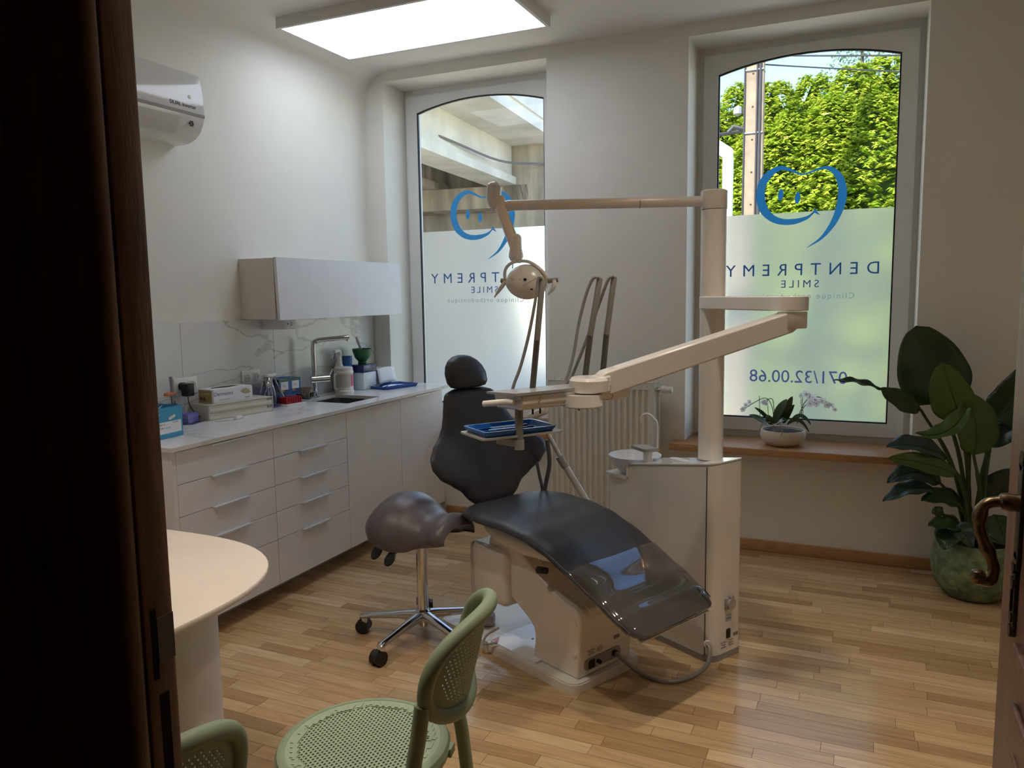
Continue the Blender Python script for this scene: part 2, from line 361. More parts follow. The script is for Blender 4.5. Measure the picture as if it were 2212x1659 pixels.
# ================================================================== DOOR LEAVES
dwood = mat('dark_door_wood', (132, 98, 76), 0.45, var=0.35, vscale=5, stretch=(9, 9, 1.2), bump=0.08, bscale=30)
rwood = mat('red_brown_door_wood', (112, 82, 64), 0.42, var=0.25, vscale=5, stretch=(9, 9, 1.2), bump=0.06, bscale=30)
iron = mat('antique_iron', (74, 66, 58), 0.38, 0.9, var=0.3, bump=0.15)
brass = mat('antique_brass', (112, 94, 72), 0.3, 0.95, var=0.3, vscale=20)
d = struct(MB().rbox(-1.98, 0.617, 0.005, -0.760, 0.660, 2.60, 0.004).build('door_1', dwood))
MB().rbox(-0.800, 0.595, 0.005, -0.760, 0.617, 2.60, 0.008, 3).build('astragal', dwood, d)
for z0, z1 in ((0.22, 0.72), (1.18, 2.42)):
    MB().rbox(-1.86, 0.608, z0, -0.93, 0.617, z1, 0.006).build('panel_moulding', dwood, d)
    MB().rbox(-1.78, 0.601, z0+.08, -1.01, 0.609, z1-.08, 0.006).build('panel', dwood, d)
MB().box(-0.7605, 0.634, 1.094, -0.7588, 0.658, 1.151).build('strike_plate', mat('dull_steel', (110, 112, 112), 0.45, 0.8), d, smooth=0)
MB().box(-0.7605, 0.626, 1.076, -0.7592, 0.6335, 1.164).build('lock_mortise', mat('mortise_dark', (16, 10, 8), 0.9), d, smooth=0)
MB().box(-0.7605, 0.632, 0.92, -0.7592, 0.645, 1.055).build('bolt_groove', mat('mortise_dark', (16, 10, 8), 0.9), d, smooth=0)
d = struct(MB().rbox(0.302, 0.70, 0.005, 0.346, 1.945, 2.60, 0.004).build('door_2', rwood))
for z0, z1 in ((0.20, 0.72), (1.30, 2.42)):
    MB().rbox(0.290, 0.90, z0, 0.302, 1.72, z1, 0.006).build('panel_moulding', rwood, d)
    MB().rbox(0.284, 0.97, z0+.07, 0.291, 1.65, z1-.07, 0.006).build('panel', rwood, d)
MB().rbox(0.290, 0.86, 0.80, 0.303, 1.735, 0.835, 0.004).build('panel_moulding', rwood, d)
# iron back plate with its little cut shapes, lever handle, key escutcheon
pl = MB().rbox(0.294, 1.755, 0.99, 0.302, 1.80, 1.185, 0.003)
for z in (0.985, 1.19): pl.cyl((0.294, 1.777, z), (0.302, 1.777, z), 0.02, n=10)
pl.build('handle_plate', iron, d)
pl = MB().rbox(0.294, 1.765, 0.845, 0.302, 1.80, 0.965, 0.003)
for z in (0.84, 0.87, 0.94, 0.972): pl.cyl((0.291, 1.782, z), (0.302, 1.782, z), 0.014, n=8)
pl.build('keyhole_plate', iron, d); MB().box(0.2905, 1.779, 0.885, 0.2945, 1.786, 0.925).build('keyhole', mat('mortise_dark', (16, 10, 8), 0.9), d, smooth=0)
hp = spline([(0.302, 1.777, 1.105), (0.262, 1.777, 1.105), (0.236, 1.777, 1.094), (0.229, 1.777, 1.060), (0.237, 1.777, 1.025), (0.250, 1.777, 0.995), (0.259, 1.777, 0.965), (0.250, 1.777, 0.942), (0.233, 1.777, 0.945)], 8)
rr = []
for i in range(len(hp)):
    t = i/(len(hp)-1); rr.append(0.011+0.0035*max(0, math.sin(t*24)) + (0.004 if t < 0.12 else 0) + (0.006*max(0, (t-0.85)/0.15)))
h = MB().tube(hp, rr, 12); h.lathe([(0.002, -.017), (0.012, -.012), (0.017, 0), (0.012, .012), (0.002, .017)], (0.232, 1.777, 0.945), 12)
for k in range(3): h.cyl((0.296-0.011*k, 1.777, 1.105), (0.290-0.011*k, 1.777, 1.105), 0.018-0.002*k, n=12)
h.build('lever_handle', brass, d)
# ================================================================== CEILING LAMPS
lm = thing('ceiling_lamp', 'large rectangular white LED panel lamp on the ceiling, switched on', 'ceiling lamp', (-2.307, 3.855, ZC))
lwhite = mat('lamp_frame_white', (214, 212, 208), 0.5)
lx, ly = 0.678, 0.33
b = MB()
for s_ in (-1, 1):
    b.box(-lx, s_*ly-.0, -0.06, lx, s_*(ly-0.02), 0); b.box(s_*lx, -ly+.02, -0.06, s_*(lx-0.02), ly-.02, 0)
b.build('frame', lwhite, lm, smooth=0)
MB().box(-lx+.02, -ly+.02, -0.054, lx-.02, ly-.02, -0.048).build('diffuser', mat('lamp_diffuser', (238, 242, 250), 0.6, emit=(228, 238, 255), estr=PANEL_E), lm, smooth=0)
spot_rim = mat('spot_rim', (206, 204, 200), .35, .6); spot_glow = mat('spot_glow', (255, 240, 220), .5, emit=(255, 226, 186), estr=25)
for k, (x, y, lb_) in enumerate(((-1.95, 1.35, 'warm recessed ceiling spot above the table'), (-0.75, 1.55, 'warm recessed ceiling spot above the green chair'), (-0.35, 2.45, 'warm recessed ceiling spot above the floor in front of the unit'), (0.95, 2.3, 'warm recessed ceiling spot near the right wall'))):
    l2 = thing('ceiling_spot', lb_, 'ceiling lamp', (x, y, ZC), group='warm ceiling spots')
    MB().lathe([(.048, 0), (.048, -.006), (.040, -.009), (.036, -.004), (.036, 0)], n=24, caps=False).build('rim', spot_rim, l2)
    MB().lathe([(.036, -.002), (.002, -.002)], n=24).build('lens', spot_glow, l2)
    ld = bpy.data.lights.new('spot_light', 'SPOT'); ld.energy = SPOT_W; ld.color = (1, .90, .78); ld.spot_size = math.radians(84); ld.spot_blend = .8; ld.shadow_soft_size = .05
    lo = bpy.data.objects.new('spot_light', ld); COL.objects.link(lo); lo.parent = l2; lo.location = (0, 0, -.02)
# ================================================================== KITCHEN RUN
white = mat('white_laminate', (236, 233, 234), 0.42)
alu = mat('aluminium', (226, 230, 234), 0.35, 0.25)
def marble(name, base=(226, 226, 222), vein=(186, 186, 183)):
    m = bpy.data.materials.new(name); m.use_nodes = True; n = m.node_tree.nodes; l = m.node_tree.links; bs = n['Principled BSDF']
    ge = n.new('ShaderNodeNewGeometry'); mp = n.new('ShaderNodeMapping'); mp.inputs['Rotation'].default_value = (0.5, 0.35, 0.2); mp.inputs['Scale'].default_value = (1.0, 0.42, 1.5); l.new(ge.outputs['Position'], mp.inputs[0])
    nz = n.new('ShaderNodeTexNoise'); nz.inputs['Scale'].default_value = 1.6; nz.inputs['Detail'].default_value = 7; nz.inputs['Roughness'].default_value = 0.55; nz.inputs['Distortion'].default_value = 0.5; l.new(mp.outputs[0], nz.inputs['Vector'])
    sb = n.new('ShaderNodeMath'); sb.operation = 'SUBTRACT'; sb.inputs[1].default_value = 0.5; l.new(nz.outputs['Fac'], sb.inputs[0]); ab = n.new('ShaderNodeMath'); ab.operation = 'ABSOLUTE'; l.new(sb.outputs[0], ab.inputs[0])
    rp = n.new('ShaderNodeValToRGB'); e = rp.color_ramp.elements; e[0].position = 0.0; e[0].color = (*lin(vein), 1); e[1].position = 0.011; e[1].color = (*lin(base), 1)
    q = e.new(0.005); q.color = (*lin(tuple(int(b_*.9) for b_ in base)), 1); l.new(ab.outputs[0], rp.inputs[0])
    n2 = n.new('ShaderNodeTexNoise'); n2.inputs['Scale'].default_value = 3; n2.inputs['Detail'].default_value = 3; l.new(mp.outputs[0], n2.inputs['Vector'])
    mx = n.new('ShaderNodeMix'); mx.data_type = 'RGBA'; mx.blend_type = 'MULTIPLY'; mx.inputs['Factor'].default_value = 0.12; l.new(rp.outputs[0], mx.inputs['A']); l.new(n2.outputs['Color'], mx.inputs['B']); l.new(mx.outputs['Result'], bs.inputs['Base Color'])
    bs.inputs['Roughness'].default_value = 0.22; return m
MARB = marble('marble_slab'); CTOP = marble('pale_marble_top', (234, 234, 232), (218, 218, 217))
CX, CZ = -2.642, 0.912            # front plane of the doors, height of the worktop
YS = [2.357, 2.956, 3.556, 4.12, 4.66]; DZ = [0.893, 0.742, 0.600, 0.466, 0.325, 0.092]
def pull(b, ya, yb, z):
    b.rbox(CX-0.012, ya, z-0.001, CX+0.018, yb, z+0.0015, 0.0006, 1); b.rbox(CX+0.0155, ya, z-0.006, CX+0.018, yb, z+0.001, 0.0006, 1)
lab = ['white five-drawer base cabinet nearest the door, behind the round-cornered table', 'white five-drawer base cabinet in the middle of the run', 'white single-door base cabinet under the sink', 'white single-door base cabinet beside the window, behind the saddle stool']
for i in range(4):
    ya, yb = YS[i], YS[i+1]
    t = thing('base_cabinet', lab[i], 'cabinet', (CX, (ya+yb)/2, 0), group='white base cabinets')
    c = MB().box(-3.17, ya+.001, 0.092, CX-0.020, yb-.001, 0.892)
    if i == 2: c = MB().box(-3.17, ya+.001, 0.092, CX-0.020, yb-.001, 0.70)
    if i == 0: c.box(-3.17, ya-.022, 0.0, CX, ya-.001, 0.892)
    wb(c, 'body', white, t, smooth=0)
    wb(MB().box(CX-0.170, ya+.001, 0, CX-0.155, yb-.001, 0.090), 'plinth', mat('plinth_white', (206, 202, 200), 0.5), t, smooth=0)
    if i < 2:
        for k in range(5):
            d = wb(MB().rbox(CX-0.019, ya+.0016, DZ[k+1]+.0014, CX, yb-.0016, DZ[k]-.0014-(.006 if k == 0 else 0), 0.001, 1), 'drawer', white, t)
            p = MB(); pull(p, (ya+yb)/2-.112, (ya+yb)/2+.112, DZ[k]-(.006 if k == 0 else 0.0)); wb(p, 'edge_pull', alu, d)
    else:
        d = wb(MB().rbox(CX-0.019, ya+.0016, DZ[5]+.0014, CX, yb-.0016, 0.8856, 0.001, 1), 'door', white, t)
        p = MB(); pull(p, (ya+yb)/2-.108, (ya+yb)/2+.108, 0.887); wb(p, 'edge_pull', alu, d)
# filler panel that closes the run against the wall
# worktop with the sink cut-out
SX0, SX1, SY0, SY1 = -3.07, -2.735, 3.705, 4.03
t = thing('worktop', 'pale marbled white worktop running along the left wall', 'worktop', (CX, 3.55, 0.893))
x0, x1, ya, yb, z0, z1 = -3.19, -2.622, 2.318, 4.775, 0.893, CZ
b = MB().box(x0, ya, z0, x1, SY0, z1).box(x0, SY1, z0, x1, 4.66, z1).box(x0, SY0, z0, SX0, SY1, z1).box(SX1, SY0, z0, x1, SY1, z1).box(-3.05, 4.66, z0, x1, yb, z1)
wb(b, 'slab', CTOP, t, smooth=0)
steel = mat('brushed_steel', (150, 148, 144), 0.3, 0.95, var=0.05)
snk = thing('sink', 'brushed steel undermount sink set into the worktop', 'sink', (SX0+.16, SY0+.16, 0.72))
inr = rpoly([(SX0, SY0), (SX1, SY0), (SX1, SY1), (SX0, SY1)], 0.05, 5); out = rpoly([(SX0-.012, SY0-.012), (SX1+.012, SY0-.012), (SX1+.012, SY1+.012), (SX0-.012, SY1+.012)], 0.06, 5)
wb(MB().loft([[(x, y, 0.8925) for x, y in out], [(x, y, 0.8925) for x, y in inr], [(x, y, 0.745) for x, y in inr], [((x-SX0-.16)*.85+SX0+.16, (y-SY0-.16)*.85+SY0+.16, 0.73) for x, y in inr]], caps=False)
   .add([((x-SX0-.16)*.85+SX0+.16, (y-SY0-.16)*.85+SY0+.16, 0.73) for x, y in inr], [tuple(range(len(inr)))]), 'basin', steel, snk)
wb(MB().lathe([(0.001, .004), (.03, .004), (.036, 0.001)], ((SX0+SX1)/2, (SY0+SY1)/2, 0.73), 16), 'drain', alu, snk)
# splashback slabs
SPY = [2.322, 2.928, 3.616, 4.655]
sp = thing('splashback', 'grey veined marble splashback behind the worktop', 'splashback', (XL, 3.5, CZ))
for a, c in zip(SPY[:-1], SPY[1:]): wb(MB().rbox(XL+.001, a+.0007, CZ+.001, XL+.010, c-.0007, 1.412, 0.0008, 1), 'slab', MARB, sp)
wb(MB().box(XL+.001, 2.322, CZ+.0012, XL+.008, 4.655, 1.4115), 'adhesive_bed', mat('grout', (160, 160, 155), 0.9), sp, smooth=0)
# wall cabinet
wc = thing('wall_cabinet', 'white flap-front wall cabinet above the sink', 'cabinet', (-3.06, 4.0, 1.415))
wb(MB().box(XL+.002, 3.375, 1.415, -2.953, 4.615, 1.752), 'body', mat('cabinet_side', (214, 210, 204), 0.5), wc, smooth=0)
fb = MB().rbox(-2.949, 3.372, 1.410, -2.930, 4.618, 1.756, 0.001, 1)
fb.v = [(x+(1.756-z)*0.03, y, z) for x, y, z in fb.v]
wb(fb, 'flap_door', mat('cool_white_laminate', (228, 230, 236), 0.4), wc)
# under-cabinet socket box
sb = thing('socket_box', 'small white socket box under the wall cabinet', 'socket', (-3.065, 3.573, 1.35))
wb(MB().rbox(-3.19, 3.523, 1.352, -3.02, 3.620, 1.414, 0.003), 'box', mat('box_white', (220, 220, 224), 0.5), sb)
wb(MB().cyl((-3.0205, 3.578, 1.383), (-3.019, 3.578, 1.383), 0.014, n=14), 'socket_well', mat('pale_grey_plastic', (186, 186, 186), 0.5), sb)
wb(MB().box(-3.0205, 3.545, 1.379, -3.0185, 3.551, 1.388), 'switch_hole', mat('black_plastic', (22, 22, 24), 0.4), sb, smooth=0)
# double wall sockets
plw = mat('socket_white', (232, 230, 226), 0.35)
def wall_socket(yc, zc, hw, label):
    t = thing('wall_socket', label, 'socket', (XL+.010, yc, zc), group='double wall sockets')
    MB().rbox(0, -hw, -0.043, 0.010, hw, 0.043, 0.004).build('plate', plw, t)
    for s_ in (-1, 1):
        c = s_*hw*0.52
        MB().rbox(0.010, c-.026, -.026, 0.0125, c+.026, .026, 0.002).build('insert', plw, t)
        w = MB(); w.loft([[(x, c+r*math.cos(k*math.pi/10), r*math.sin(k*math.pi/10)) for k in range(20)] for x, r in ((0.0126, 0.022), (0.0145, 0.021), (0.0145, 0.0185), (0.0128, 0.017))], caps=False)
        w.cyl((0.0126, c, 0), (0.0129, c, 0), 0.0175, n=20)
        w = w.build('socket_well', mat('socket_inner', (206, 202, 196), 0.5), t)
        for q in (-1, 1): MB().cyl((0.0129, c+q*.0085, 0), (0.0135, c+q*.0085, 0), 0.0025, n=8).build('contact_hole', mat('black_plastic', (22, 22, 24), 0.4), w)
    return t
wall_socket(2.935, 1.088, 0.076, 'double wall socket with a black charger plugged in')
wall_socket(3.408, 1.082, 0.072, 'double wall socket behind the jar of pliers')
# tap
chrome = mat('chrome', (214, 216, 220), 0.08, 1.0)
tp = thing('mixer_tap', 'chrome mixer tap with right-angled spout beside the sink', 'tap', (-3.105, 3.872, CZ))
MB().lathe([(.028, 0), (.028, .006), (.021, .010)], n=20).build('base', chrome, tp)
sp_ = spline([(0, 0, 0.005), (0, 0, 0.09), (0, 0, 0.2), (0, 0, 0.325), (0.010, 0.012, 0.348), (0.035, 0.03, 0.357), (0.12, 0.09, 0.366), (0.175, 0.135, 0.371)], 6)
MB().tube(sp_, 0.0145, 14).build('spout', chrome, tp)
MB().cyl((0.165, 0.127, 0.362), (0.165, 0.127, 0.346), 0.010, n=12).build('aerator', chrome, tp)
MB().cyl((-0.012, -0.02, 0.113), (0.055, 0.075, 0.113), 0.026, n=20).build('valve_body', chrome, tp)
MB().cyl((0.05, 0.068, 0.118), (0.063, 0.104, 0.172), 0.0065, 0.005, n=10).build('lever', chrome, tp)
# ------------------------------------------------------------------ small things on the worktop
def on_top(u, v): p = at(u, v, z=CZ); return p
blackp = mat('black_plastic', (22, 22, 24), 0.4)
paper = mat('paper_white', (236, 236, 238), 0.7)
label_ink = mat('label_ink', (70, 74, 80), 0.6)
# blue carton
cb = mat('cyan_carton', (64, 156, 196), 0.5)
bx = thing('blue_carton', 'sky-blue open carton with a white address label at the door end of the worktop', 'box', (-2.93, 2.474, CZ), rz=0.08)
MB().box(-.11, -.105, 0, .10, .105, .003).box(-.11, -.105, 0, -.107, .105, .14).box(.097, -.105, 0, .10, .105, .14).box(-.107, -.105, 0, .097, -.102, .14).box(-.107, .102, 0, .097, .105, .14).build('carton', cb, bx, smooth=0)
lb = MB().box(.1, -.09, .022, .1006, .095, .075).build('address_label', paper, bx, smooth=0)
FX = lambda y, z, x=.1009: frame((x, y, z), (0, 1, 0), (0, 0, 1))
text('print', 'REF 2024  A.', 0.011, label_ink, lb, FX(-.03, .064), ext=.0001)
text('print', 'LOT 0081 / 12 x 50', 0.009, label_ink, lb, FX(-.01, .048), ext=.0001)
text('print', 'EU 2797', 0.008, label_ink, lb, FX(.06, .068), ext=.0001)
text('print', 'K', 0.03, paper, bx, FX(-.04, .118), ext=.0001)
MB().add([(.1008, .02, .092), (.1008, .058, .104), (.1008, .063, .092), (.1008, .025, .080)], [(0, 1, 2, 3)]).build('price_sticker', mat('cream_sticker', (226, 224, 204), 0.6), bx, smooth=0)
cr = MB().grid(lambda a, c: (-.08+.13*a, -.08+.13*c, .128+.018*math.sin(a*9+c*4)*math.cos(c*7)+.012*a), 9, 9)
tg = tag(cr.build('crumpled_tissue', paper, loc=(-2.93, 2.465, CZ), mods=(('SOLIDIFY', {'thickness': .0008}),)), 'crumpled white tissue sticking out of the blue carton', 'tissue')
# business card holder
acr = glass_mat('clear_acrylic', (0.86, 0.87, 0.94, 1), 1.4)
p = on_top(408, 912)
ch_ = thing('card_holder', 'clear acrylic card holder full of purple cards', 'card holder', (-3.09, 2.845, CZ), rz=0.25)
MB().box(-.05, -.055, 0, .06, .055, .003).box(-.05, -.055, 0, -.047, .055, .075).box(.035, -.055, 0, .038, .055, .028).box(-.05, -.055, 0, .038, -.052, .03).box(-.05, .052, 0, .038, .055, .03).build('holder', acr, ch_, smooth=0)
pur = mat('purple_card', (132, 122, 190), 0.6)
cds = thing('card_stack', 'stack of purple cards inside the acrylic holder', 'cards', (-3.09, 2.845, CZ+.003), rz=0.25)
for k in range(9): MB().box(.030-.008*k-.0004, -.045, .0005, .030-.008*k+.0055, .045, .046+.002*(k % 2)).build('card_packet', pur, cds, smooth=0)
# two cream file drawers, stacked
cream = mat('cream_plastic', (214, 208, 192), 0.45)
for k, l_ in enumerate(('lower of two cream drawer units under the glove box', 'upper of two cream drawer units under the glove box')):
    t = thing('drawer_unit', l_, 'drawer unit', (-3.075, 3.14, CZ+.0005+.0405*k), rz=-0.18, group='stacked cream drawer units')
    MB().box(-.085, -.20, 0, .085, .20, .003).box(-.085, -.20, .0365, .085, .20, .0395).box(-.085, -.20, .003, -.082, .20, .0365).box(-.085, -.20, .003, .085, -.197, .0365).box(-.085, .197, .003, .085, .20, .0365).build('case', cream, t, smooth=0)
    dr = MB().box(.02, -.194, .004, .080, .194, .034).box(.080, -.194, .004, .084, .194, .022).build('drawer', mat('cream_drawer_front', (222, 217, 204), 0.45), t, smooth=0)
    MB().box(.0802, .165, .0225, .084, .19, .034).build('finger_slot', mat('slot_grey', (150, 145, 136), 0.6), dr, smooth=0)
# glove box
gb = thing('glove_box', 'white and gold glove carton lettered Dermatex on the drawer units', 'box', (-3.085, 3.11, CZ+.0815), rz=-0.12)
MB().rbox(-.06, -.125, 0, .06, .125, .072, .001, 1).build('carton', mat('carton_white', (232, 232, 236), 0.5), gb)
MB().box(-.058, -.1258, .004, .045, -.125, .066).build('gold_panel', mat('gold_print', (168, 142, 88), 0.45), gb, smooth=0)
gold = mat('gold_print', (168, 142, 88), 0.45); violet = mat('violet_print', (112, 108, 140), 0.5)
text('brand_print', 'Dermatex', 0.030, violet, gb, frame((.0603, -.062, .046), (0, 1, 0), (0, 0, 1)), ext=.0002)
text('brand_print', 'Dermatex', 0.024, mat('pale_gold_print', (206, 192, 150), 0.5), gb, frame((-.006, -.1262, .050), (1, 0, 0), (0, 0, 1)), ext=.0002)
text('small_print', 'powder free latex', 0.010, mat('pale_gold_print', (206, 192, 150), 0.5), gb, frame((.0603, -.06, .016), (0, 1, 0), (0, 0, 1)), ext=.0002)
text('small_print', 'dental', 0.012, violet, gb, frame((.0603, .088, .012), (0, 1, 0), (0, 0, 1)), ext=.0002)
for k in range(7):
    a = 0.3+k*0.36; MB().add([(.0604, .075, .03), (.0604, .075+.03*math.cos(a)-.004*math.sin(a), .03+.03*math.sin(a)*.9+.004*math.cos(a)), (.0604, .075+.042*math.cos(a), .03+.036*math.sin(a)), (.0604, .075+.03*math.cos(a)+.004*math.sin(a), .03+.03*math.sin(a)*.9-.004*math.cos(a))], [(0, 1, 2, 3)]).build('leaf_print', gold, gb, smooth=0)
for k in (-.036, -.014): MB().cyl((k, -.1262, .022), (k, -.1257, .022), .009, n=14).build('round_mark', mat('dark_gold_print', (92, 78, 44), .5), gb)
MB().add([(-.03, -.07, .0722), (.0, -.09, .0722), (.022, .0, .0722), (.0, .09, .0722), (-.03, .07, .0722), (-.04, 0, .0722)], [(0, 1, 2, 3, 4, 5)]).build('dispensing_slot', mat('slot_dark', (40, 38, 44), .8), gb, smooth=0)
# black charger in the socket + its cable
cg = thing('charger', 'black plug-in charger with hanging cable', 'charger', (-3.17, 2.90, 1.09))
MB().rbox(.012, -.021, -.05, .058, .025, .016, .006).build('body', blackp, cg); MB().cyl((-.006, 0, 0), (.014, 0, 0), .02, n=16).build('plug', blackp, cg)
MB().tube(spline([(.034, .002, -.05), (.034, .003, -.075), (.04, .01, -.11), (.06, .03, -.150), (.075, .055, -.165), (.08, .085, -.14), (.07, .11, -.16)], 5), .0022, 6).build('cable', blackp, cg)
# white plug lying on the worktop
wp = thing('white_plug', 'white mains plug lying in front of the drawer units', 'plug', (-2.93, 3.03, CZ), rz=0.1)
MB().rbox(-.01, -.028, .001, .012, .022, .019, .005).build('body', plw, wp)
for q in (-1, 1): MB().cyl((.001+q*.006, .022, .010), (.001+q*.006, .042, .010), .0022, n=8).build('pin', chrome, wp)
MB().tube(spline([(0, -.028, .01), (-.006, -.06, .006), (-.03, -.09, .004), (-.065, -.10, .004)], 5), .003, 6).build('cable', plw, wp)
# jar of pliers
jar = thing('plier_jar', 'clear plastic jar crammed with chrome pliers', 'jar', (-3.09, 3.425, CZ))
jb = MB().rbox(-.055, -.05, 0, .055, .05, .010, .004)
jb.build('base', mat('violet_acrylic', (120, 120, 190), 0.1, trans=0.5), jar)
MB().box(-.055, -.05, .010, -.052, .05, .12).box(.052, -.05, .010, .055, .05, .12).box(-.052, -.05, .010, .052, -.047, .12).box(-.052, .047, .010, .052, .05, .12).build('wall', acr, jar, smooth=0)
def pliers(x, y, lean, rz, label, h=.15):
    t = thing('pliers', label, 'pliers', (-3.09+x, 3.425+y, CZ+.011), rz, 'chrome pliers in the jar')
    for q in (-1, 1):
        MB().tube(spline([(q*.020, 0, 0), (q*.022, 0, .03), (q*.013, 0, .075), (q*.004, lean*.6, h*.72), (q*.007, lean, h*.84), (q*.002, lean, h)], 4), [.0036]*16+[.0048, .0052, .0046, .003, .002], 7).build('handle', chrome, t)
    MB().cyl((0, lean*.62-.006, h*.72), (0, lean*.62+.006, h*.72), .008, n=10).build('hinge', chrome, t)
for k, (x, y, le, rz, lb_) in enumerate(((.028, -.03, -.02, 1.4, 'chrome pliers at the door side of the jar, leaning left'), (.03, -.008, .0, 1.5, 'upright chrome pliers at the front of the jar'), (.03, .018, .015, 1.6, 'chrome pliers at the front of the jar, tips to the window'), (.0, .032, .03, 1.2, 'chrome pliers at the window side of the jar'), (-.02, -.02, -.015, 1.9, 'chrome pliers at the back of the jar by the socket'), (-.025, .015, .01, .6, 'chrome pliers standing crosswise at the back of the jar'))):
    pliers(x, y, le, rz, lb_, .15+.012*(k % 3))
gp = thing('silicone_gun', 'grey dispensing gun with white nozzle standing in the jar', 'tool', (-3.07, 3.43, CZ+.011))
MB().rbox(-.012, -.014, .06, .012, .014, .165, .004).build('body', mat('grey_plastic', (150, 150, 150), .5), gp); MB().rbox(-.014, -.03, .165, .014, .045, .182, .004).build('head', plw, gp)
MB().tube(spline([(.0, .04, .16), (.012, .06, .10), (.03, .085, .03), (.03, .092, .0)], 5), .005, 8).build('trigger_arm', chrome, gp)
# elastics cartons
bluec = mat('blue_carton_print', (74, 112, 176), 0.5); navyc = mat('navy_carton_side', (44, 58, 92), 0.5)
for k, (yy, lb_) in enumerate(((3.565, 'blue elastics carton nearer the jar of pliers'), (3.66, 'blue elastics carton nearer the tap'))):
    t = thing('elastics_carton', lb_, 'box', (-3.125, yy, CZ), rz=-0.15, group='blue elastics cartons')
    MB().box(-.055, -.040, 0, .055, .040, .148).build('carton', bluec, t, smooth=0)
    MB().box(-.055, -.0405, 0.001, .054, -.040, .147).build('dark_side', navyc, t, smooth=0)
    MB().box(.0552, -.028, .085, .0556, .026, .132).build('label', paper, t, smooth=0)
    MB().box(.0552, -.040, .134, .0555, .040, .148).build('green_band', mat('green_print', (92, 130, 96), .5), t, smooth=0)
    MB().box(.0552, -.024, .074, .0556, .0, .086).build('yellow_mark', mat('yellow_print', (206, 178, 60), .5), t, smooth=0)
    text('print', 'ELASTICS', .0165, navyc, t, frame((.0557, 0, .062), (0, 1, 0), (0, 0, 1)), ext=.0002, bold=.0004)
    text('print', 'FORCE', .0165, navyc, t, frame((.0557, .012, .078), (0, 1, 0), (0, 0, 1)), ext=.0002, bold=.0004)
    for q in range(3): MB().tube([(.0556, -.012+.01*q, .1), (.0556, -.016+.01*q, .118)], .0008, 4).build('line_print', label_ink, t)
# red rack on a white base
rk = thing('red_rack', 'white tray base with rows of red slotted racks', 'rack', (-3.025, 3.55, CZ), rz=-0.12)
MB().rbox(-.045, -.075, 0, .05, .075, .012, .002).build('base', plw, rk)
redm = mat('red_plastic', (168, 30, 42), 0.4)
for k in range(2):
    x = .022-.034*k
    for j in range(9):
        MB().rbox(x-.012, -.062+.0135*j, .012, x+.012, -.062+.0135*j+.009, .05, .0015, 1).build('rack_fin', redm, rk)
    MB().box(x-.012, -.062, .012, x+.012, .055, .018).build('rack_foot', redm, rk, smooth=0)
# fan of instruments in a dark holder
fh = thing('instrument_holder', 'dark curved holder with fanned grey instruments between rack and tap', 'holder', (-3.05, 3.70, CZ), rz=-0.1)
b = MB().grid(lambda a, c: (-.04+.08*c, -.05+.10*a, .008+.035*(2*a-1)**2+.004), 12, 4); b.build('cradle', mat('dark_green_plastic', (48, 58, 52), .35), fh, mods=(('SOLIDIFY', {'thickness': .006}),))
for k in range(7):
    a = -.5+k*.16; MB().tube([(-.03+.01*k, -.03+.006*k, .018), (-.02+.008*k, .03*math.sin(a), .058), (-.035+.01*k, .055*math.sin(a)+.01, .082)], [.003, .006, .008], 6).build('instrument', mat('taupe_plastic', (128, 118, 108), .4), fh)
for k in range(4): MB().tube([( -.02+.012*k, .0, .05), (.0+.012*k, .055, .055)], .0022, 6).build('steel_tip', chrome, fh)
# wipes canister + spray head bottle
wc_ = mat('canister_white', (232, 230, 226), 0.4)
cn = thing('wipes_canister', 'large white lidded canister with grey and pink label beside the sink', 'canister', (-3.045, 4.095, CZ))
MB().lathe([(.058, 0), (.06, .004), (.06, .02), (.057, .024), (.057, .130), (.060, .134), (.060, .145), (.058, .148)], n=28).build('body', wc_, cn)
MB().lathe([(.057, .148), (.057, .168), (.050, .173), (.002, .174)], n=28).build('lid', wc_, cn)
MB().tube(spline([(-.02, -.056, .13), (-.02, -.075, .12), (-.02, -.075, .04), (-.02, -.056, .03)], 5), .006, 8).build('handle', wc_, cn)
def wrap(a0, a1, z0, z1, r, m, nm, par):
    MB().grid(lambda a, c: (r*math.cos(a0+(a1-a0)*a), r*math.sin(a0+(a1-a0)*a), z0+(z1-z0)*c), 12, 2).build(nm, m, par)
wrap(-2.0, -.22, .045, .125, .0575, mat('label_grey', (196, 194, 188), .55), 'label', cn); wrap(-.15, .35, .05, .125, .0576, mat('label_pink', (206, 84, 124), .5), 'pink_label', cn)
for k in range(5): wrap(-1.8+.1*(k % 2), -.9, .056+.014*k, .0573+.014*k, .0579, paper, 'label_line', cn)
sy = thing('spray_bottle', 'white spray bottle with grey trigger behind the canister', 'spray bottle', (-3.135, 4.165, CZ))
MB().lathe([(.034, 0), (.036, .01), (.036, .15), (.022, .185), (.016, .20), (.015, .215)], n=20).build('bottle', wc_, sy)
MB().lathe([(.019, .213), (.019, .232), (.014, .238)], n=16).build('collar', wc_, sy)
MB().tube(spline([(.0, .016, .236), (.0, .012, .262), (0, -.01, .272), (.0, -.045, .268)], 5), [(.012, .014)]*8+[(.011, .012)]*8, 10).build('spray_head', wc_, sy)
MB().tube(spline([(0, -.028, .262), (0, -.04, .245), (0, -.05, .215)], 4), .004, 8).build('trigger', mat('grey_blue_plastic', (112, 122, 140), .4), sy)
cp = mat('blue_cup', (40, 92, 152), .4)
cu = MB().lathe([(.026, 0), (.033, .10), (.031, .10), (.0245, .004), (.001, .004)], n=20).build('paper_cup', cp)
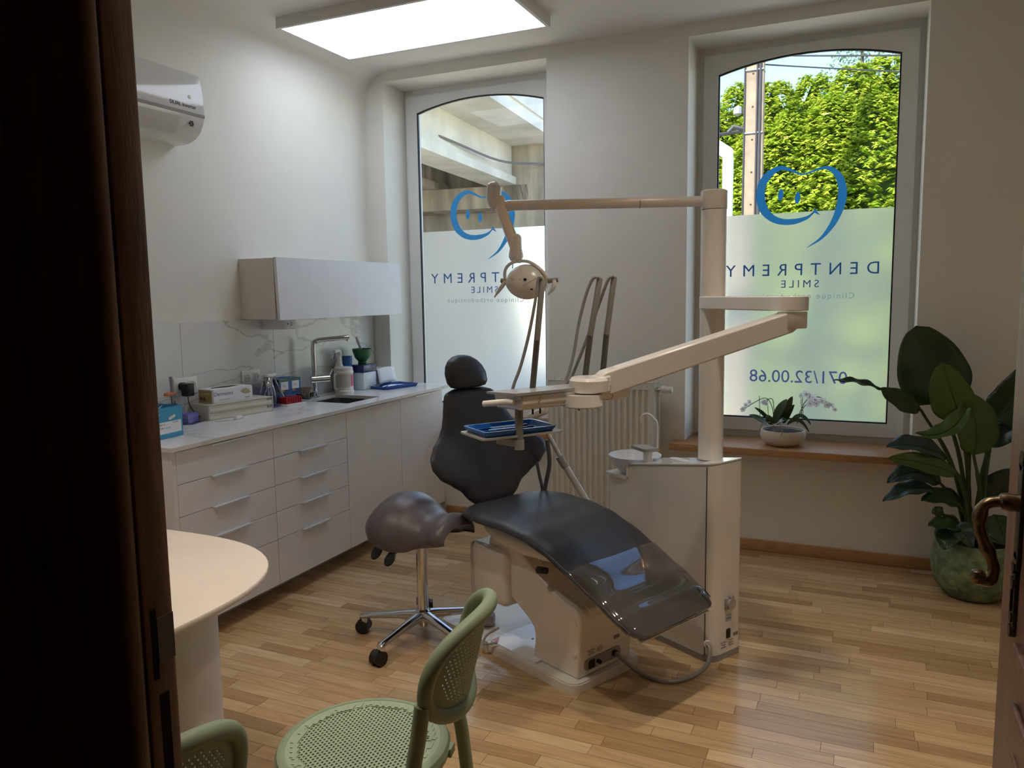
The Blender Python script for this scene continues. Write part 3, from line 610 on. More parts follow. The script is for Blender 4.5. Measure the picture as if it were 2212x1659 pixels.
# container + lid + bowl at the window end
bc = thing('storage_container', 'white container with translucent navy lid under the green bowl', 'container', (-3.085, 4.35, CZ))
MB().rbox(-.055, -.075, 0, .065, .075, .118, .008).build('tub', mat('tub_white', (218, 222, 226), .35), bc)
MB().rbox(-.057, -.077, .118, .067, .077, .168, .006).build('lid', mat('navy_translucent', (48, 52, 104), .15, trans=0.25), bc)
text('print', 'medical', .014, navyc, bc, frame((.0654, .045, .022), (0, 1, 0), (0, 0, 1)), ext=.0001)
MB().lathe([(.028, 0), (.03, .012), (.026, .018), (.05, .045), (.064, .09), (.066, .105), (.063, .105), (.058, .08), (.03, .03), (.001, .024)], n=24).build('bowl', mat('green_rubber', (40, 98, 58), .45))
bo = bpy.data.objects['bowl']; bo.location = (-3.08, 4.35, CZ+.168); bo.name = 'mixing_bowl'; tag(bo, 'dark green rubber mixing bowl on the navy lid', 'bowl')
cu.location = (-3.12, 4.236, CZ); cu.scale = (1, 1, 2.3); tag(cu, 'tall blue cup behind the white canister', 'cup')
spt = MB().tube(spline([(.0, .01, .06), (-.012, -.012, .13), (-.02, -.022, .17), (-.024, -.028, .185)], 4), [(.008, .002)]*5+[(.009, .0025)]*4+[(.007, .003)]*4, 8).build('spatula', mat('pale_mauve_plastic', (206, 198, 204), .45)); spt.location = (-3.08, 4.35, CZ+.168)
tag(spt, 'pale spatula leaning in the green bowl', 'spatula')
pz = thing('paper_stack', 'white sheet draped over a small stack beside the navy-lidded container', 'paper', (-3.09, 4.52, CZ))
MB().rbox(-.06, -.075, .0, .06, .075, .06, .003).build('pad', mat('pad_cream', (214, 212, 200), .6), pz)
MB().grid(lambda a, c: ((-.07+.14*min(1, a*1.6), -.09+.20*c, .128-.004*c) if a < .6 else (.07+.03*math.sin((a-.6)*2), -.09+.21*c, .128-.27*(a-.6)+.01*math.sin(c*3))), 14, 6).build('sheet', paper, pz, mods=(('SOLIDIFY', {'thickness': .0006}),))
MB().rbox(-.058, -.07, .06, .055, .07, .127, .003).build('box', mat('box_white', (220, 220, 224), 0.5), pz)
# blue instrument tray
btm = mat('blue_tray', (38, 76, 150), .35)
def tray(b, lx, ly, h=.018, fl=.012):
    P = lambda x, y, r: rpoly([(-x, -y), (x, -y), (x, y), (-x, y)], r, 4)
    A, B_, C_, D_ = P(lx, ly, .02), P(lx-.008, ly-.008, .018), P(lx-fl-.008, ly-fl-.008, .014), P(lx-fl, ly-fl, .014)
    b.loft([[(x, y, 0) for x, y in D_], [(x, y, h) for x, y in A], [(x, y, h+.002) for x, y in A], [(x, y, h+.002) for x, y in B_], [(x, y, .003) for x, y in C_]])
    return b
t = thing('instrument_tray', 'dark blue instrument tray lying on the worktop end by the window', 'tray', (-2.935, 4.485, CZ), rz=-0.25)
tray(MB(), .105, .155).build('tray', btm, t)
for k in range(6): MB().rbox(-.05+.0, -.10+.04*k, .003, .05, -.094+.04*k, .009, .001, 1).build('divider_rib', btm, t)
for k, (a, l_) in enumerate(((.2, 'steel tweezers lying slanted in the dark blue tray'), (-.15, 'steel probe lying in the dark blue tray'), (.05, 'steel mouth mirror lying in the dark blue tray'))):
    o = MB().tube([(-.0, -.075, 0), (0, .02, .002), (.003, .07, 0)], [.0025, .003, .0018], 7).build('dental_instrument', chrome, loc=(-2.93+.018*k-.02, 4.47+.012*k, CZ+.0125)); o.rotation_euler = (0, 0, -.25+a)
    tag(o, l_, 'instrument', 'instruments in the dark blue tray')
# holder with scissors and orange handle by the socket
t = thing('tool_pot', 'small grey pot behind the blue carton holding tools', 'pot', (-3.14, 2.80, CZ))
MB().lathe([(.026, 0), (.028, .10), (.0265, .10), (.0245, .003), (.001, .003)], n=18).build('pot', mat('smoke_plastic', (150, 152, 150), .3), t)
t = thing('hand_tool', 'orange-handled steel tool standing in the grey pot', 'tool', (-3.135, 2.805, CZ+.004), rz=.3)
MB().tube([(0, 0, 0), (.004, -.006, .12), (.006, -.018, .235)], [.006, .006, .009], 10).build('shaft', mat('satin_steel', (150, 154, 158), .3, .9), t)
MB().rbox(-.012, -.062, .142, .012, .008, .158, .004).build('handle', mat('orange_plastic', (206, 122, 66), .45), t)
t = tag(MB().tube([(0, 0, 0), (.006, .012, .10), (.006, .004, .16)], [.004, .009, .006], 8).build('black_pen', blackp, loc=(-3.142, 2.795, CZ+.004)), 'black tool handle sticking up from the grey pot', 'tool')
# ================================================================== AIR CONDITIONER
ac = thing('air_conditioner', 'white split air conditioner high on the left wall', 'air conditioner', (XL, 2.545, 2.30))
acm = mat('ac_white', (226, 226, 228), 0.12, coat=0.4)
prof = [(0.0, .0), (.10, .005), (.165, .035), (.20, .085), (.212, .13), (.207, .22), (.193, .30), (.175, .325), (.05, .34), (0, .34)]
sm = [(p.x, p.y) for p in spline([(*p, 0) for p in prof], 3)]
MB().prism(sm, -.42, .43, lambda x, z, t: (x, t, z)).build('casing', acm, ac)
MB().prism([(.2055, .112), (.2135, .116), (.2145, .129), (.206, .129)], -.42, .4305, lambda x, z, t: (x, t, z)).build('shadow_gap', mat('ac_grey', (150, 146, 146), .4), ac)
fl = [(.130, .0165), (.165, .0345), (.19, .066), (.204, .1)]
MB().loft([[(x*1.008+.001, yy, z-.001) for x, z in fl]+[(x, yy, z) for x, z in fl[::-1]] for yy in (-.42, .29)]).build('louvre', mat('ac_louvre', (208, 206, 206), .35), ac)
text('print', 'DUAL Inverter', .026, label_ink, ac, frame((.2135, .30, .155), (0, 1, 0), (0, 0, 1)), ext=.0003)
for k in range(6):
    a = k*math.pi/3; MB().box(.2012-.001, .355+.010*math.cos(a)-.004, .078+.010*math.sin(a)-.004, .2045, .355+.010*math.cos(a)+.004, .078+.010*math.sin(a)+.004).build('flower_mark', label_ink, ac, smooth=0)
MB().cyl((.200, .345, .20), (.2115, .345, .20), .009, n=12).build('indicator', mat('indicator_white', (240, 240, 240), .3), ac)
# ================================================================== RADIATOR
rd = thing('radiator', 'white ribbed panel radiator under the wall between the windows', 'radiator', (-1.44, 4.56, 0.13))
radm = mat('radiator_white', (222, 218, 206), 0.4)
rx0, rx1, ry0, ry1, rz0, rz1 = -1.79, -1.115, 4.500, 4.615, 0.13, 1.0
n = 17; w = (rx1-rx0-.05)/n; pts = [(rx0, ry0+.006)]
b = MB(); z0, z1 = rz0+.035, rz1-.045
prof2 = [(rx0+.004, ry0+.002)]
for k in range(n):
    xa = rx0+.025+k*w; prof2 += [(xa+w*.10, ry0+.002), (xa+w*.28, ry0+.014), (xa+w*.62, ry0+.014), (xa+w*.80, ry0+.002)]
prof2 += [(rx1-.004, ry0+.002), (rx1-.004, ry0+.022), (rx0+.004, ry0+.022)]
b.prism(prof2, z0, z1); b.box(rx0+.004, ry0+.001, rz0, rx1-.004, ry0+.022, z0); b.box(rx0+.004, ry0+.001, z1, rx1-.004, ry0+.022, rz1-.004)
wb(b, 'front_panel', radm, rd, smooth=20)
wb(MB().box(rx0+.004, ry1-.02, rz0, rx1-.004, ry1-.001, rz1-.004), 'rear_panel', radm, rd, smooth=0)
for xx in (rx0, rx1-.003): wb(MB().box(xx, ry0, rz0, xx+.003, ry1, rz1), 'side_cover', radm, rd, smooth=0)
b = MB(); yy = [ry0+.0, ry0+.028, ry1-.028, ry1]
b.box(rx0, ry0-.001, rz1-.004, rx1, ry0+.018, rz1); b.box(rx0, ry1-.018, rz1-.004, rx1, ry1, rz1); b.box(rx0, ry0+.054, rz1-.004, rx1, ry0+.062, rz1)
k = rx0
while k < rx1: b.box(k, ry0+.018, rz1-.004, k+.008, ry1-.018, rz1); k += .0225
wb(b, 'top_grille', radm, rd, smooth=0)
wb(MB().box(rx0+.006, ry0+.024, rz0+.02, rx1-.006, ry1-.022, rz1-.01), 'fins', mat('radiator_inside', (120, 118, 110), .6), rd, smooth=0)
for xx in (rx0+.12, rx1-.12): wb(MB().box(xx-.015, ry1-.001, .4, xx+.015, YB-.0005, .9), 'bracket', radm, rd, smooth=0)
v = MB().cyl((rx1, 4.56, .955), (rx1+.035, 4.56, .955), .011, n=12); wb(v, 'valve', chrome, rd)
v = MB(); v.loft([[(rx1+x, 4.56+r*math.cos(k*math.pi/12), .955+r*math.sin(k*math.pi/12)) for k in range(24)] for x, r in ((.030, .014), (.034, .021), (.052, .021), (.055, .017), (.095, .0185), (.098, .016))]); v = wb(v, 'thermostat_knob', plw, rd)
for k in range(0, 24, 2):
    a = k*math.pi/12; wb(MB().box(rx1+.058, 4.56+.0175*math.cos(a)-.0015, .955+.0175*math.sin(a)-.0015, rx1+.094, 4.56+.0175*math.cos(a)+.0015, .955+.0175*math.sin(a)+.0015), 'knob_rib', plw, v, smooth=0)
wb(MB().tube(spline([(rx1+.012, 4.56, .945), (rx1+.012, 4.575, .90), (rx1+.012, 4.60, .5), (rx1+.012, 4.60, .02), (rx1+.012, 4.60, 0)], 4), .0075, 8), 'pipe', radm, rd)
wb(MB().box(rx0+.1, ry0+.03, 0, rx0+.13, ry0+.06, rz0).box(rx1-.13, ry0+.03, 0, rx1-.1, ry0+.06, rz0), 'foot', radm, rd, smooth=0)
# ================================================================== DENTAL CHAIR
leather = mat('charcoal_leather', (54, 54, 58), 0.38, bump=0.05, bscale=350, var=0.04)
dwhite = mat('dental_white', (226, 221, 213), 0.22, coat=0.2)
dgrey = mat('dental_grey', (150, 148, 144), 0.4)
cover = mat('clear_glossy_cover', (74, 70, 70), 0.06, coat=1.0)
RZC = math.atan2(-.413, .911)
dc = thing('dental_chair', 'dark leather treatment chair on a white base with glossy foot cover', 'dental chair', (-.87, 2.83, 0), RZC)
def sring(a, hw, zt, th, n=20, e=3.2, push=None):
    out = []
    for k in range(n):
        t = 2*math.pi*k/n; c, s_ = math.cos(t), math.sin(t)
        y = hw*math.copysign(abs(c)**(2/e), c); z = zt-th/2+th/2*math.copysign(abs(s_)**(2/2.2), s_)
        out.append((a, y, z))
    return out
def interp(tab, a):
    for p, q in zip(tab[:-1], tab[1:]):
        if p[0] <= a <= q[0]:
            t = (a-p[0])/(q[0]-p[0]); t = t*t*(3-2*t)*.35+t*.65; return [p[i]+(q[i]-p[i])*t for i in range(1, len(p))]
    return list(tab[-1][1:]) if a > tab[-1][0] else list(tab[0][1:])
# seat: a, half width, top z, thickness
ST = [(-.705, .09, .600, .03), (-.695, .15, .610, .045), (-.66, .225, .626, .062), (-.60, .262, .636, .072), (-.50, .276, .642, .078), (-.35, .272, .640, .076), (-.22, .266, .622, .070), (-.10, .260, .585, .066), (.02, .255, .533, .064), (.17, .250, .466, .064), (.26, .246, .418, .062), (.30, .238, .392, .056), (.325, .222, .372, .044), (.337, .19, .358, .02)]
def slope(a):
    p = interp(ST, a-.03); q = interp(ST, a+.03); return (q[1]-p[1])/.06
def seat_rings(a0, a1, n, grow=0.0):
    R_ = []
    for i in range(n):
        a = a0+(a1-a0)*i/(n-1); hw, zt, th = interp(ST, a); sl = slope(a)
        R_.append([(x+(z-zt)*(-sl)*0.8, y, z-.012*math.exp(-(y/.16)**2)*(1 if z > zt-th/2 else 0)) for x, y, z in sring(a, hw+grow, zt+grow, th+2*grow, 40)])
    return R_
MB().loft(seat_rings(-.705, .337, 60)).build('seat_cushion', leather, dc, smooth=60)
cv = MB().loft(seat_rings(.03, .337, 36, .004)).build('foot_cover', cover, dc, smooth=60, label='glossy transparent protective cover on the leg rest')
# piping along the seat edge
for sg in (-1, 1):
    P = []
    for i in range(40):
        a = -.69+.99*i/39; hw, zt, th = interp(ST, a); P.append((a, sg*(hw+.0005), zt-th*.5))
    MB().tube(P, .002, 6).build('seam', leather, dc)
# backrest: z, half width, thickness
BT = [(.585, .08, .03), (.60, .115, .055), (.63, .150, .07), (.66, .172, .075), (.70, .232, .08), (.74, .298, .08), (.79, .338, .078), (.83, .338, .076), (.87, .300, .074), (.91, .240, .072), (.95, .205, .07), (1.0, .180, .07), (1.05, .160, .068), (1.08, .146, .06), (1.094, .120, .04), (1.10, .09, .015)]
def ba(z): return -.715-.35*(z-.6)
def brings(tab, n, lobe=.075, ca=0, yo=0):
    R_ = []; z0, z1 = tab[0][0], tab[-1][0]
    for i in range(n):
        z = z0+(z1-z0)*i/(n-1); hw, th = interp(tab, z); ring_ = []
        for k in range(26):
            t = 2*math.pi*k/26; c, s_ = math.cos(t), math.sin(t)
            y = hw*math.copysign(abs(c)**(2/2.6), c); x = th/2*math.copysign(abs(s_)**(2/2.0), s_)
            ring_.append((ba(z)+ca+x+lobe*(y/.338)**2, y+yo, z))
        R_.append(ring_)
    return R_
MB().loft(brings(BT, 44)).build('backrest', leather, dc, smooth=60)
HT = [(1.103, .07, .02), (1.108, .10, .05), (1.13, .116, .075), (1.17, .117, .085), (1.20, .106, .082), (1.225, .086, .07), (1.245, .055, .05), (1.253, .02, .015)]
MB().loft(brings(HT, 22, .05, .012)).build('headrest', leather, dc, smooth=60)
MB().rbox(-.93, -.05, .62, -.895, .05, 1.15, .01).build('back_shell', dwhite, dc)
for i_ in range(1): pass
# lower body
MB().prism(rpoly([(-.88, -.206), (0.0, -.206), (0.0, .206), (-.88, .206)], .06, 5), 0, .034).build('base_plate', dwhite, dc, smooth=40)
MB().prism(rpoly([(-.876, -.202), (-.004, -.202), (-.004, .202), (-.876, .202)], .058, 5), .034, .040).build('base_bevel', dwhite, dc, smooth=40)
MB().prism(rpoly([(-.52, -.19), (-.235, -.19), (-.235, .10), (-.52, .10)], .012, 3), .0405, .050).build('cover_plate', mat('bright_plate', (236, 236, 240), .12, coat=.5), dc, smooth=40)
for px_, py_, s1, s2 in ((-.52, -.19, 1, 1), (-.52, .10, 1, -1)):
    MB().add([(px_+.004, py_+s2*.004, .0504), (px_+.05, py_+s2*.004, .0504), (px_+.004, py_+s2*.05, .0504)], [(0, 1, 2)]).build('corner_mark', mat('pink_mark', (214, 170, 188), .5), dc, smooth=0)
MB().cyl((-.40, -.05, .0502), (-.40, -.05, .0525), .006, n=10).build('plate_screw', dgrey, dc)
prof = rpoly([(-.285, .04), (-.028, .04), (-.012, .285), (-.03, .315), (-.16, .35), (-.30, .43), (-.40, .50), (-.56, .50), (-.56, .30), (-.41, .262), (-.265, .175)], [.0, .0, .01, .02, .05, .06, .04, .03, .03, .05, .05], 4)
MB().prism(prof, -.155, .155, lambda x, z, t: (x, t, z)).build('pedestal', dwhite, dc, smooth=30, mods=(('BEVEL', {'width': .008, 'segments': 2, 'limit_method': 'ANGLE', 'angle_limit': 1.0}),))
MB().prism(rpoly([(-.05, .292), (-.012, .282), (-.02, .315), (-.20, .372), (-.33, .46), (-.33, .44), (-.19, .355)], .01, 2), -.10, .157, lambda x, z, t: (x, t, z)).build('pedestal_lid', dwhite, dc, smooth=30)
MB().rbox(-.665, -.19, .215, -.415, .15, .462, .03, 4).build('lift_cover', dwhite, dc)
MB().loft([sring(a, hw, zt, zt-zb, 20, 3.0) for a, hw, zt, zb in ((-.60, .10, .585, .545), (-.56, .18, .588, .50), (-.46, .205, .588, .465), (-.32, .21, .582, .455), (-.18, .20, .565, .462), (-.09, .16, .535, .485), (-.06, .1, .52, .5))]).build('seat_shell', dwhite, dc, smooth=60)
MB().prism([(.05, .452), (.32, .325), (.315, .318), (.04, .444)], -.20, .20, lambda x, z, t: (x, t, z)).build('leg_rest_plate', dwhite, dc, smooth=20)
MB().cyl((-.19, -.165, .44), (-.19, -.21, .455), .014, n=12).build('knob', blackp, dc)
MB().lathe([(.05, 0), (.05, .012), (.03, .014)], (-.55, -.11, .0), 16).build('foot_pad', blackp, dc)
MB().tube(spline([(-.50, -.155, .10), (-.53, -.20, .07), (-.50, -.24, .055), (-.46, -.20, .06)], 5), .005, 8).build('hand_loop', dgrey, dc)
# connection panel on the front face
def fx(x0): return x0
FP = lambda y, z, o=0.0: (-.028+(z-.04)/.245*.016+.001+o, y, z)
pts = rpoly([(-.125, .065), (.085, .065), (.085, .112), (-.125, .112)], .022, 5)
b = MB(); n = len(pts); b.add([FP(y, z, -.002) for y, z in pts]+[FP(y, z, .004) for y, z in pts], [tuple(range(n)), tuple(range(n, 2*n))]+[(i, (i+1) % n, n+(i+1) % n, n+i) for i in range(n)]); b.build('socket_panel', dgrey, dc, smooth=30)
b = MB(); q = FP(-.085, .088); b.rbox(q[0], -.103, .072, q[0]+.012, -.073, .105, .002, 1); b.build('rocker_switch', blackp, dc)
MB().cyl(FP(-.052, .088), FP(-.052, .088, .02), .008, n=10).build('fuse_cap', blackp, dc); MB().cyl(FP(.045, .09), FP(.045, .09, .012), .013, n=14).build('cable_gland', blackp, dc)
for k in range(6):
    z = .128+.008*(k % 3); y = -.09+.05*(k//3); q = FP(y, z)
    text('rating_print', ('SER 0284', 'TYPE B', '230V 50Hz', 'CE 0123', 'IPX0 6A', 'II 2019')[k], .009, label_ink, dc, frame((q[0]+.0006, y, z), (0, 1, 0), (.065, 0, 1)), ext=.0001)
for k in range(9): q = FP(.055+.004*k, .155); MB().box(q[0], .045+.004*k, .146, q[0]+.0008, .045+.004*k+(.0012 if k % 3 else .0022), .162).build('barcode_bar', label_ink, dc, smooth=0)
for z, y in ((.262, -.125), (.14, -.125)): MB().cyl((-.045, -.1555, z), (-.045, -.1585, z), .012, n=14).build('screw_cover', dwhite, dc)
# armrest side assistant holder: telescopic arm behind the seat
ca = MB(); p0 = at(1272, 1090, y=3.42); p1 = at(1219, 1004, y=3.36); p2 = at(1180, 930, y=3.30); p3 = at(1168, 912, y=3.29)
ua = thing('dental_unit', 'white treatment unit with column, swing arms, instrument bridge and lamp', 'dental unit', (-.554, 3.126, 0), math.atan2(-.493, .87))
root2 = at(1282, 1106, y=3.43)
wb(MB().tube([root2, p0], .0185, 14).tube([p0, p1], .0165, 14), 'holder_sleeve', mat('silver_tube', (206, 206, 204), .35, .2), ua)
wb(MB().tube([p1+(p1-p0)*-.05, p1+(p1-p0)*.22], .019, 14), 'sleeve_collar', dgrey, ua)
wb(MB().tube([p1, p2, p3], .0105, 12), 'holder_rod', mat('silver_tube', (206, 206, 204), .35, .2), ua)
q = at(1163, 893, y=3.29); hold = MB().rbox(-.05, -.03, -.022, .05, .03, .022, .012, 3); hold.v = [(q.x+x+.25*z, q.y+y_, q.z+z*1.0+.45*x) for x, y_, z in hold.v]
wb(hold, 'suction_holder', dwhite, ua)
for i, (pts_, r) in enumerate((([(1182, 950), (1187, 1000), (1180, 1040), (1176, 1070), (1176, 1120)], .010), ([(1160, 1000), (1166, 1030), (1172, 1060), (1176, 1120)], .008))):
    wb(MB().tube(spline([at(*q_, y=3.30+.01*i) for q_ in pts_], 5), r, 10), 'suction_hose', mat('hose_grey', (84, 86, 88), .5), ua)
# ---- unit body
def ztop(x): return .8395+.165*min(max(x, -.46), .04)*1.0
BODY = rpoly([(-.585, .0), (.037, .0), (.037, .19), (-.585, .19)], [.03, .055, .03, .03], 6)
def notch_top(x): return ztop(x) if x > -.452 else .695
n = len(BODY)
# main body between plinth and the notch level, then the upper block
MB().prism(BODY, .028, .690).build('body', dwhite, ua, smooth=30)
UP = rpoly([(-.452, .0), (.037, .0), (.037, .19), (-.452, .19)], [.004, .055, .03, .004], 6); n = len(UP)
b = MB(); b.add([(x, y, .690) for x, y in UP]+[(x, y, ztop(x)-.010) for x, y in UP], [tuple(range(n))[::-1], tuple(range(n, 2*n))]+[(i, (i+1) % n, n+(i+1) % n, n+i) for i in range(n)]); b.build('upper_body', dwhite, ua, smooth=30)
b = MB(); b.add([(x, y, ztop(x)-.010) for x, y in UP]+[(x, y, ztop(x)-.005) for x, y in UP], [tuple(range(n))[::-1], tuple(range(n, 2*n))]+[(i, (i+1) % n, n+(i+1) % n, n+i) for i in range(n)]); b.v = [(x*1.004, (y-.095)*1.012+.095, z) for x, y, z in b.v]; b.build('edge_band', dgrey, ua, smooth=30)
b = MB(); b.add([(x, y, ztop(x)-.005) for x, y in UP]+[(x, y, ztop(x)) for x, y in UP], [tuple(range(n))[::-1], tuple(range(n, 2*n))]+[(i, (i+1) % n, n+(i+1) % n, n+i) for i in range(n)]); b.v = [(x*1.004, (y-.095)*1.012+.095, z) for x, y, z in b.v]; b.build('top_plate', mat('glossy_white', (236, 236, 236), .1, coat=.5), ua, smooth=30)
MB().prism([(x*1.012, (y-.095)*1.05+.095) for x, y in BODY], 0, .028).build('plinth', mat('plinth_grey', (146, 142, 140), .5), ua, smooth=30)
MB().box(-.0015, -.0012, .03, .0015, .004, .826).build('panel_seam', mat('seam_dark', (84, 80, 76), .6), ua, smooth=0)
MB().prism(rpoly([(-.60, -.006), (-.455, -.006), (-.455, .196), (-.60, .196)], .02, 4), .690, .704).build('bowl_shelf', dwhite, ua, smooth=30)
MB().tube([(-.453, -.003, .704), (-.453, -.003, .755)], .004, 8).build('notch_trim', dwhite, ua)
fg = mat('frosted_glass', (238, 240, 246), .35, trans=.25, ior=1.3)
MB().lathe([(.035, 0), (.07, .005), (.098, .036), (.116, .070), (.121, .082), (.115, .082), (.106, .068), (.083, .036), (.055, .015), (.002, .010)], (-.495, .09, .705), 28).build('cuspidor_bowl', fg, ua)
# cup filler
MB().cyl((-.385, .06, .765), (-.385, .06, .83), .021, n=16).build('filler_base', dwhite, ua)
MB().prism(rpoly([(-.47, .035), (-.36, .01), (-.33, .075), (-.44, .10)], .01, 3), .828, .842).build('filler_plate', dgrey, ua, smooth=30)
wpts = [(1420, 972), (1420, 918), (1413, 905), (1404, 896), (1394, 894), (1387, 899), (1384, 911)]
wb(MB().tube(spline([at(u_, v_, y=3.36) for u_, v_ in wpts], 5), .0048, 10), 'filler_spout', dwhite, ua)
MB().prism(rpoly([(-.24, .03), (-.13, .02), (-.12, .055), (-.23, .07)], .02, 3), ztop(-.18)-.004, ztop(-.18)+.012).build('touch_pad', mat('pad_grey', (206, 208, 212), .4), ua, smooth=30)
# details on the narrow face
FX2 = .0372
MB().rbox(FX2-.002, .078, .215, FX2+.010, .128, .265, .004).build('outlet_base', dgrey, ua)
MB().cyl((FX2+.008, .105, .240), (FX2+.020, .105, .240), .024, n=20).build('outlet_flap', mat('flap_grey', (168, 162, 154), .4), ua)
MB().rbox(FX2+.006, .095, .258, FX2+.018, .12, .275, .003).build('flap_hinge', dgrey, ua)
MB().box(FX2-.001, .085, .160, FX2+.0006, .125, .188).build('maker_plate', mat('maker_silver', (184, 186, 192), .35), ua, smooth=0)
text('maker_print', 'dental', .012, mat('blue_ink', (60, 84, 140), .5), ua, frame((FX2+.0009, .105, .174), (0, 1, 0), (0, 0, 1)), ext=.0001)
MB().rbox(FX2-.002, .092, .088, FX2+.006, .115, .128, .002, 1).build('power_switch', blackp, ua)
for k in range(6): text('rating_print', ('SER 0284', 'TYPE B', '230V 50Hz', 'CE 0123', 'IPX0 6A', 'II 2019')[k], .009, label_ink, ua, frame((FX2+.0006, .075+.05*(k//3), .052+.011*(k % 3)), (0, 1, 0), (0, 0, 1)), ext=.0001)
for k in range(8): MB().box(FX2-.001, .14+.0036*k, .085, FX2+.0006, .14+.0036*k+(.0012 if k % 3 else .0022), .10).build('barcode_bar', label_ink, ua, smooth=0)
MB().cyl((.018, -.003, .085), (.026, -.010, .085), .016, n=14).build('cable_socket', dwhite, ua)
# floor hose from the chair to the unit
I = root_inv(dc).inverted()
h0 = I @ Vector(FP(.045, .09, .012)); h1 = root_inv(ua).inverted() @ Vector((.026, -.012, .085))
ph = [h0, h0+(I.to_3x3() @ Vector((.03, 0, -.01)))] + [at(u_, v_, z=.012) for u_, v_ in ((1385, 1455), (1440, 1472), (1492, 1462))] + [at(1527, 1436, z=.03), h1+Vector((.012, -.014, -.012)), h1]
tag(MB().tube(spline(ph, 7), .0085, 10).build('floor_hose', mat('silver_hose', (150, 146, 140), .35, .3)), 'silver-grey hose lying on the floor between treatment chair and unit', 'hose')
# ---- column and arms (world coordinates)
cxw, cyw = -.567, 3.275
wb(MB().lathe([(.0515, 0), (.0515, 1.03)], (cxw, cyw, .832), 28), 'column', dwhite, ua)
wb(MB().lathe([(.0525, 0), (.0535, .002), (.0535, .072), (.048, .077), (.002, .078)], (cxw, cyw, 1.864), 28), 'column_cap', dwhite, ua)
J = Vector((-.226, 2.90, 1.46))
def capsule(p, q, w, n=10):
    d = Vector((q[0]-p[0], q[1]-p[1], 0)).normalized(); a0 = math.atan2(d.y, d.x); P = []
    for k in range(n+1): a = a0-math.pi/2+math.pi*k/n; P.append((q[0]+w*math.cos(a), q[1]+w*math.sin(a)))
    for k in range(n+1): a = a0+math.pi/2+math.pi*k/n; P.append((p[0]+w*math.cos(a), p[1]+w*math.sin(a)))
    return P
wb(MB().prism(capsule((cxw, cyw), (J.x, J.y), .054), 1.460, 1.512), 'swing_link', dwhite, ua, smooth=30, mods=(('BEVEL', {'width': .004, 'segments': 2, 'limit_method': 'ANGLE', 'angle_limit': 1.0}),))
wb(MB().lathe([(.048, 0), (.05, .004), (.05, .058)], (J.x, J.y, 1.399), 24), 'knuckle', dwhite, ua)
E1 = Vector((J.x-.02, J.y-.01, 1.420)); E0 = at(1308, 826, y=2.50)
d = (E0-E1).normalized(); side = Vector((d.y, -d.x, 0)).normalized(); upv = side.cross(d)
if upv.z < 0: upv = -upv
def arm_pt(s_, h, w): p = E1+d*s_+upv*h+side*w; return tuple(p)
L = (E0-E1).length
pr2 = [(L+.0, -.040), (L+.028, -.028), (L+.040, 0), (L+.028, .028), (L, .040)]
outl = [(s_, h) for s_, h in pr2]+[(0, .036)]+[(-.026, .026), (-.037, 0), (-.026, -.026)]+[(0, -.036)]
wb(MB().prism(outl, -.036, .036, lambda x, y_, t: arm_pt(x, y_, t)), 'spring_arm', dwhite, ua, smooth=40, mods=(('BEVEL', {'width': .006, 'segments': 2, 'limit_method': 'ANGLE', 'angle_limit': 1.0}),))
for s_ in (0, L): wb(MB().cyl(arm_pt(s_, 0, .036), arm_pt(s_, 0, .0385), .0085, n=14).cyl(arm_pt(s_, 0, -.036), arm_pt(s_, 0, -.0385), .0085, n=14), 'pivot_cap', dwhite, ua)
PV = Vector((-.83, 2.46, 0)); hd = Vector((.53, .85, 0)).normalized(); kd = Vector((-.85, .53, 0)).normalized()
def hp_(s_, k_, z_): p = PV+hd*s_+kd*k_; return (p.x, p.y, z_)
wb(MB().lathe([(.060, 0), (.066, .005), (.066, .040), (.058, .050)], (PV.x, PV.y, 1.203), 24), 'arm_knuckle', dwhite, ua)
nk = MB(); e_ = E0; nk.loft([[(PV.x+hd.x*.0+dx, PV.y+dy, z_) for dx, dy, z_ in ((-.03, .03, 1.206), (.03, -.03, 1.206), (.03, -.03, 1.25), (-.03, .03, 1.25))], [tuple(e_+Vector((-.02, .03, -.034))), tuple(e_+Vector((.03, -.025, -.034))), tuple(e_+Vector((.03, -.025, .03))), tuple(e_+Vector((-.02, .03, .03)))]])
wb(nk, 'arm_neck', dwhite, ua, smooth=30, mods=(('BEVEL', {'width': .008, 'segments': 2, 'limit_method': 'ANGLE', 'angle_limit': .8}),))
wb(MB().lathe([(.058, 0), (.070, .006), (.066, .044)], (PV.x-hd.x*.03, PV.y-hd.y*.03, 1.155), 24), 'bridge_pivot', dwhite, ua)
wb(MB().cyl((PV.x+.03, PV.y-.055, 1.18), (PV.x+.033, PV.y-.0625, 1.18), .012, n=14), 'pivot_button', dwhite, ua)
hb = MB(); sect = lambda s_: [hp_(s_, .012, 1.163), hp_(s_, .15, 1.158), hp_(s_, .165, 1.206), hp_(s_, .0, 1.214), hp_(s_, .0, 1.18)]
hb.loft([sect(-.275), sect(.19)]); wb(hb, 'instrument_bridge', dwhite, ua, smooth=25, mods=(('BEVEL', {'width': .006, 'segments': 2, 'limit_method': 'ANGLE', 'angle_limit': .6}),))
hb = MB(); hb.loft([[hp_(s_, -.006, 1.213), hp_(s_, .17, 1.205), hp_(s_, .17, 1.212), hp_(s_, -.006, 1.222)] for s_ in (-.30, .195)]); wb(hb, 'bridge_top', dgrey, ua, smooth=25)
for sa, sb_ in ((-.20, -.03), (.045, .10)):
    P = [hp_(sa, -.0015, 1.205), hp_(sa, -.0015, 1.176), hp_(sb_, -.0015, 1.172), hp_(sb_, -.0015, 1.205)]
    wb(MB().tube(spline(P, 5), .0011, 5), 'panel_line', dgrey, ua)
